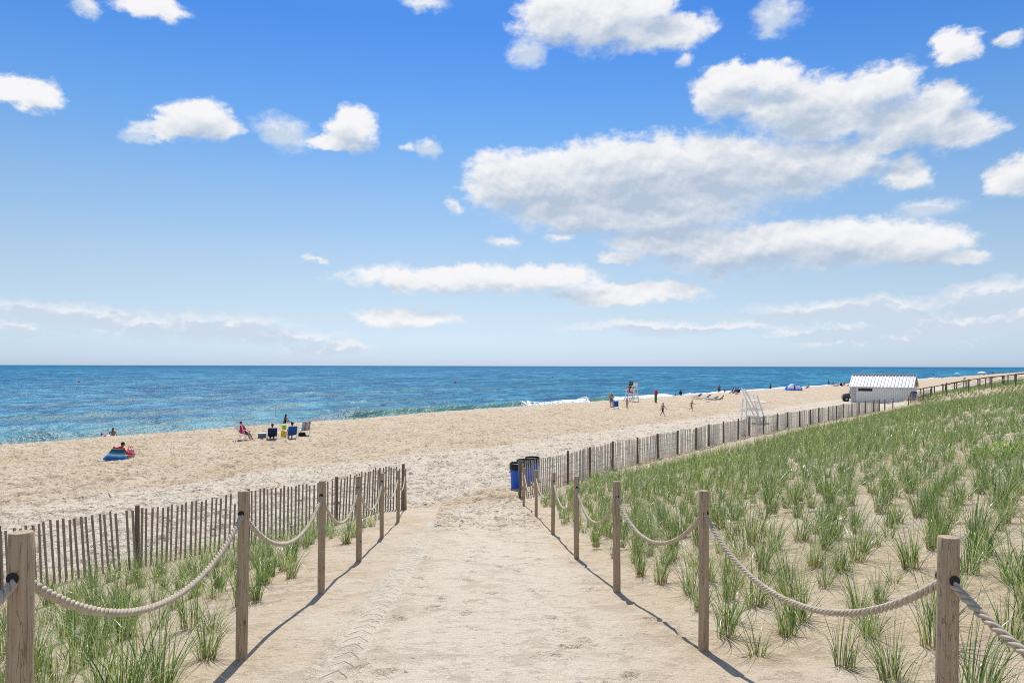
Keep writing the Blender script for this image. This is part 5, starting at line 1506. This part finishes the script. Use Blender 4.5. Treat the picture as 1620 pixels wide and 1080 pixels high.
cooler('white cooler in the crowd left of the hut', on(1321.5, 611), 0, C['white'], C['white'], (.8, .5, .5))
person('person standing in the shallow water just left of the hut roof', in_water(1345, 53.5), face(10), 1.6, 'stand', SKIND, HAIRD, wear=[('shorts', C['black'])], group=gF, vox=.02)
person('person standing near the water showing above the left of the hut roof', in_water(1369.5, 51.5), face(30), 1.75, 'hips', SKIND, HAIRD, wear=[('shirt', C['palepink'])], group=gF, vox=.02)
person('person bathing above the right end of the hut roof', in_water(1444, 53.5), face(0), 1.7, 'stand', SKIND, HAIRD, wear=[('shorts', C['black'])], group=gF, vox=.02)
person('person in white trousers and black top standing by the water right of the hut', in_water(1477.5, 50.5), face(20), 1.85, 'bendarm', SKINT, HAIRD, True, wear=[('shirt', C['black']), ('trousers', C['white'])], group=gF, vox=.02, fem=True)
person('person lying back on the sand between the hut and the parasols', in_water(1491, 49), face(80), 1.7, 'recline', SKIND, HAIRD, wear=[('shorts', C['navy'])], base=.02, group=gF, vox=.02)
sitter(1526, 600.5, C['black'], 'dark lounge chair alone on the sand below the small blue parasol', 'person reclining alone on the sand below the small blue parasol', face(85), 'sit', SKIND, [('shorts', C['black'])], grp=gF, cg='beach chairs on the far beach', vox=.02)
def parasol(label, px, w, Rr, H, c1, c2, tilt=0):
    x, y, z = in_water(px, w); rt = empty('parasol', (x, y, z), 0, label, 'parasol', 'parasols on the far beach')
    m = MB(); m.tube([(0, 0, -.2), (0, 0, H)], .025, 8); m.build('pole', FRAME, rt, True)
    m = MB(); V = lambda u, v: Vector((Rr * v * math.cos(6.2832 * u) * (1 + .03 * math.cos(50.27 * u)), Rr * v * math.sin(6.2832 * u), H - .42 * Rr * v ** 1.8))
    m.grid(V, 32, 6)
    m.build('canopy', c1, rt, True, solid=.012)
    m = MB(); m.grid(lambda u, v: V(u, 1.0) + Vector((0, 0, -.14 * v)), 32, 1); m.build('valance', c2, rt, True, solid=.01)
    return x, y, z
parasol('small light blue parasol far along the beach', 1514.5, 48.5, 1.25, 2.0, C['lightblue'], C['white'])
parasol('large white parasol near the right edge of the beach', 1553.5, 46.5, 2.2, 2.3, C['white'], C['palepink'])
for px, w, a, c, t in ((1513, 47.8, 40, 'navy', 'dark chair left under the light blue parasol'), (1516.5, 47.6, -20, 'grey', 'grey chair right under the light blue parasol'), (1549, 45.8, 50, 'white', 'white chair left under the large white parasol'), (1557, 45.6, 30, 'grey', 'grey chair under the right side of the white parasol'), (1564, 45.4, 90, 'black', 'dark chair just right of the white parasol')):
    beach_chair(t, in_water(px, w), face(a), C[c], .34, 40, 'beach chairs on the far beach', ALU)
person('person in dark clothes walking just right of the large white parasol', in_water(1564.5, 49), face(60), 1.85, 'walk', SKIND, HAIRD, wear=[('shirt', C['navy']), ('shorts', C['palepink'])], group=gF, vox=.025)
rd = random.Random(4)
crowd = [(1571, 'navy', 'walk', 'person in navy, first of the crowd right of the white parasol'), (1577, 'white', 'sit', 'person in white sitting in the far right crowd'), (1582, 'black', 'stand', 'person in black standing in the far right crowd'), (1587, 'bluegrey', 'sit', 'person in blue grey sitting in the far right crowd'), (1592, 'black', 'sit', 'person in black sitting in the far right crowd'), (1597, 'red', 'sit', 'person in red sitting in the far right crowd'), (1601.5, 'navy', 'stand', 'person in navy standing at the far right of the crowd'), (1609, 'lightblue', 'sit', 'person in light blue sitting beyond the crowd at the far right'), (1616, 'white', 'stand', 'person in white standing farthest right on the beach')]
for px, c, ps, lab in crowd:
    person(lab, in_water(px, 47.5 + rd.uniform(-1.5, 1.5)), face(rd.uniform(-60, 90)), 1.75, ps, rd.choice([SKINT, SKIND]), HAIRD, wear=[('shirt', C[c]), ('shorts', C['black'])], base=.06 if ps == 'sit' else None, group=gF, vox=.03)
for px, w in ((1500, 50), (1506, 50.5), (1530, 49.5)):
    m = MB(); m.grid(lambda u, v: Vector(((u - .5) * 1.9, (v - .5) * .9, .03 + .02 * math.sin(u * 12) * math.cos(v * 8))), 10, 6)
    o = m.build('towel', C['white'], None, True, solid=.012); o.location = in_water(px, w)
    tag(o, {1500: 'white towel on the crest left of the blue parasol', 1506: 'white towel beside the blue parasol', 1530: 'white towel between the two far parasols'}[px], 'towel', 'towels on the far beach')

# ---------------------------------------------------------------- marker buoys in the sea
BUOY = simple('red_buoy', (0.75, 0.05, 0.05), .4)
for px, py, t in ((125, 604, 'small red marker buoy in the sea at the left'), (720, 605, 'small red marker buoy in the sea left of centre'), (874, 597, 'small pale orange marker buoy in the sea at centre')):
    D = CZ * 1080 / (py - HY(px)); x = (px - 810) * D / 1080
    rt = empty('marker_buoy', (x, D, .0), 0, t, 'buoy', 'marker buoys')
    m = MB(); m.ell((0, 0, .15), (.38, .38, .38)); m.build('float', BUOY if px != 874 else C['orange'], rt, True)
    m = MB(); m.tube([(0, 0, .45), (0, 0, .85)], [.09, .05], 8); m.build('mast', FRAME, rt, True)
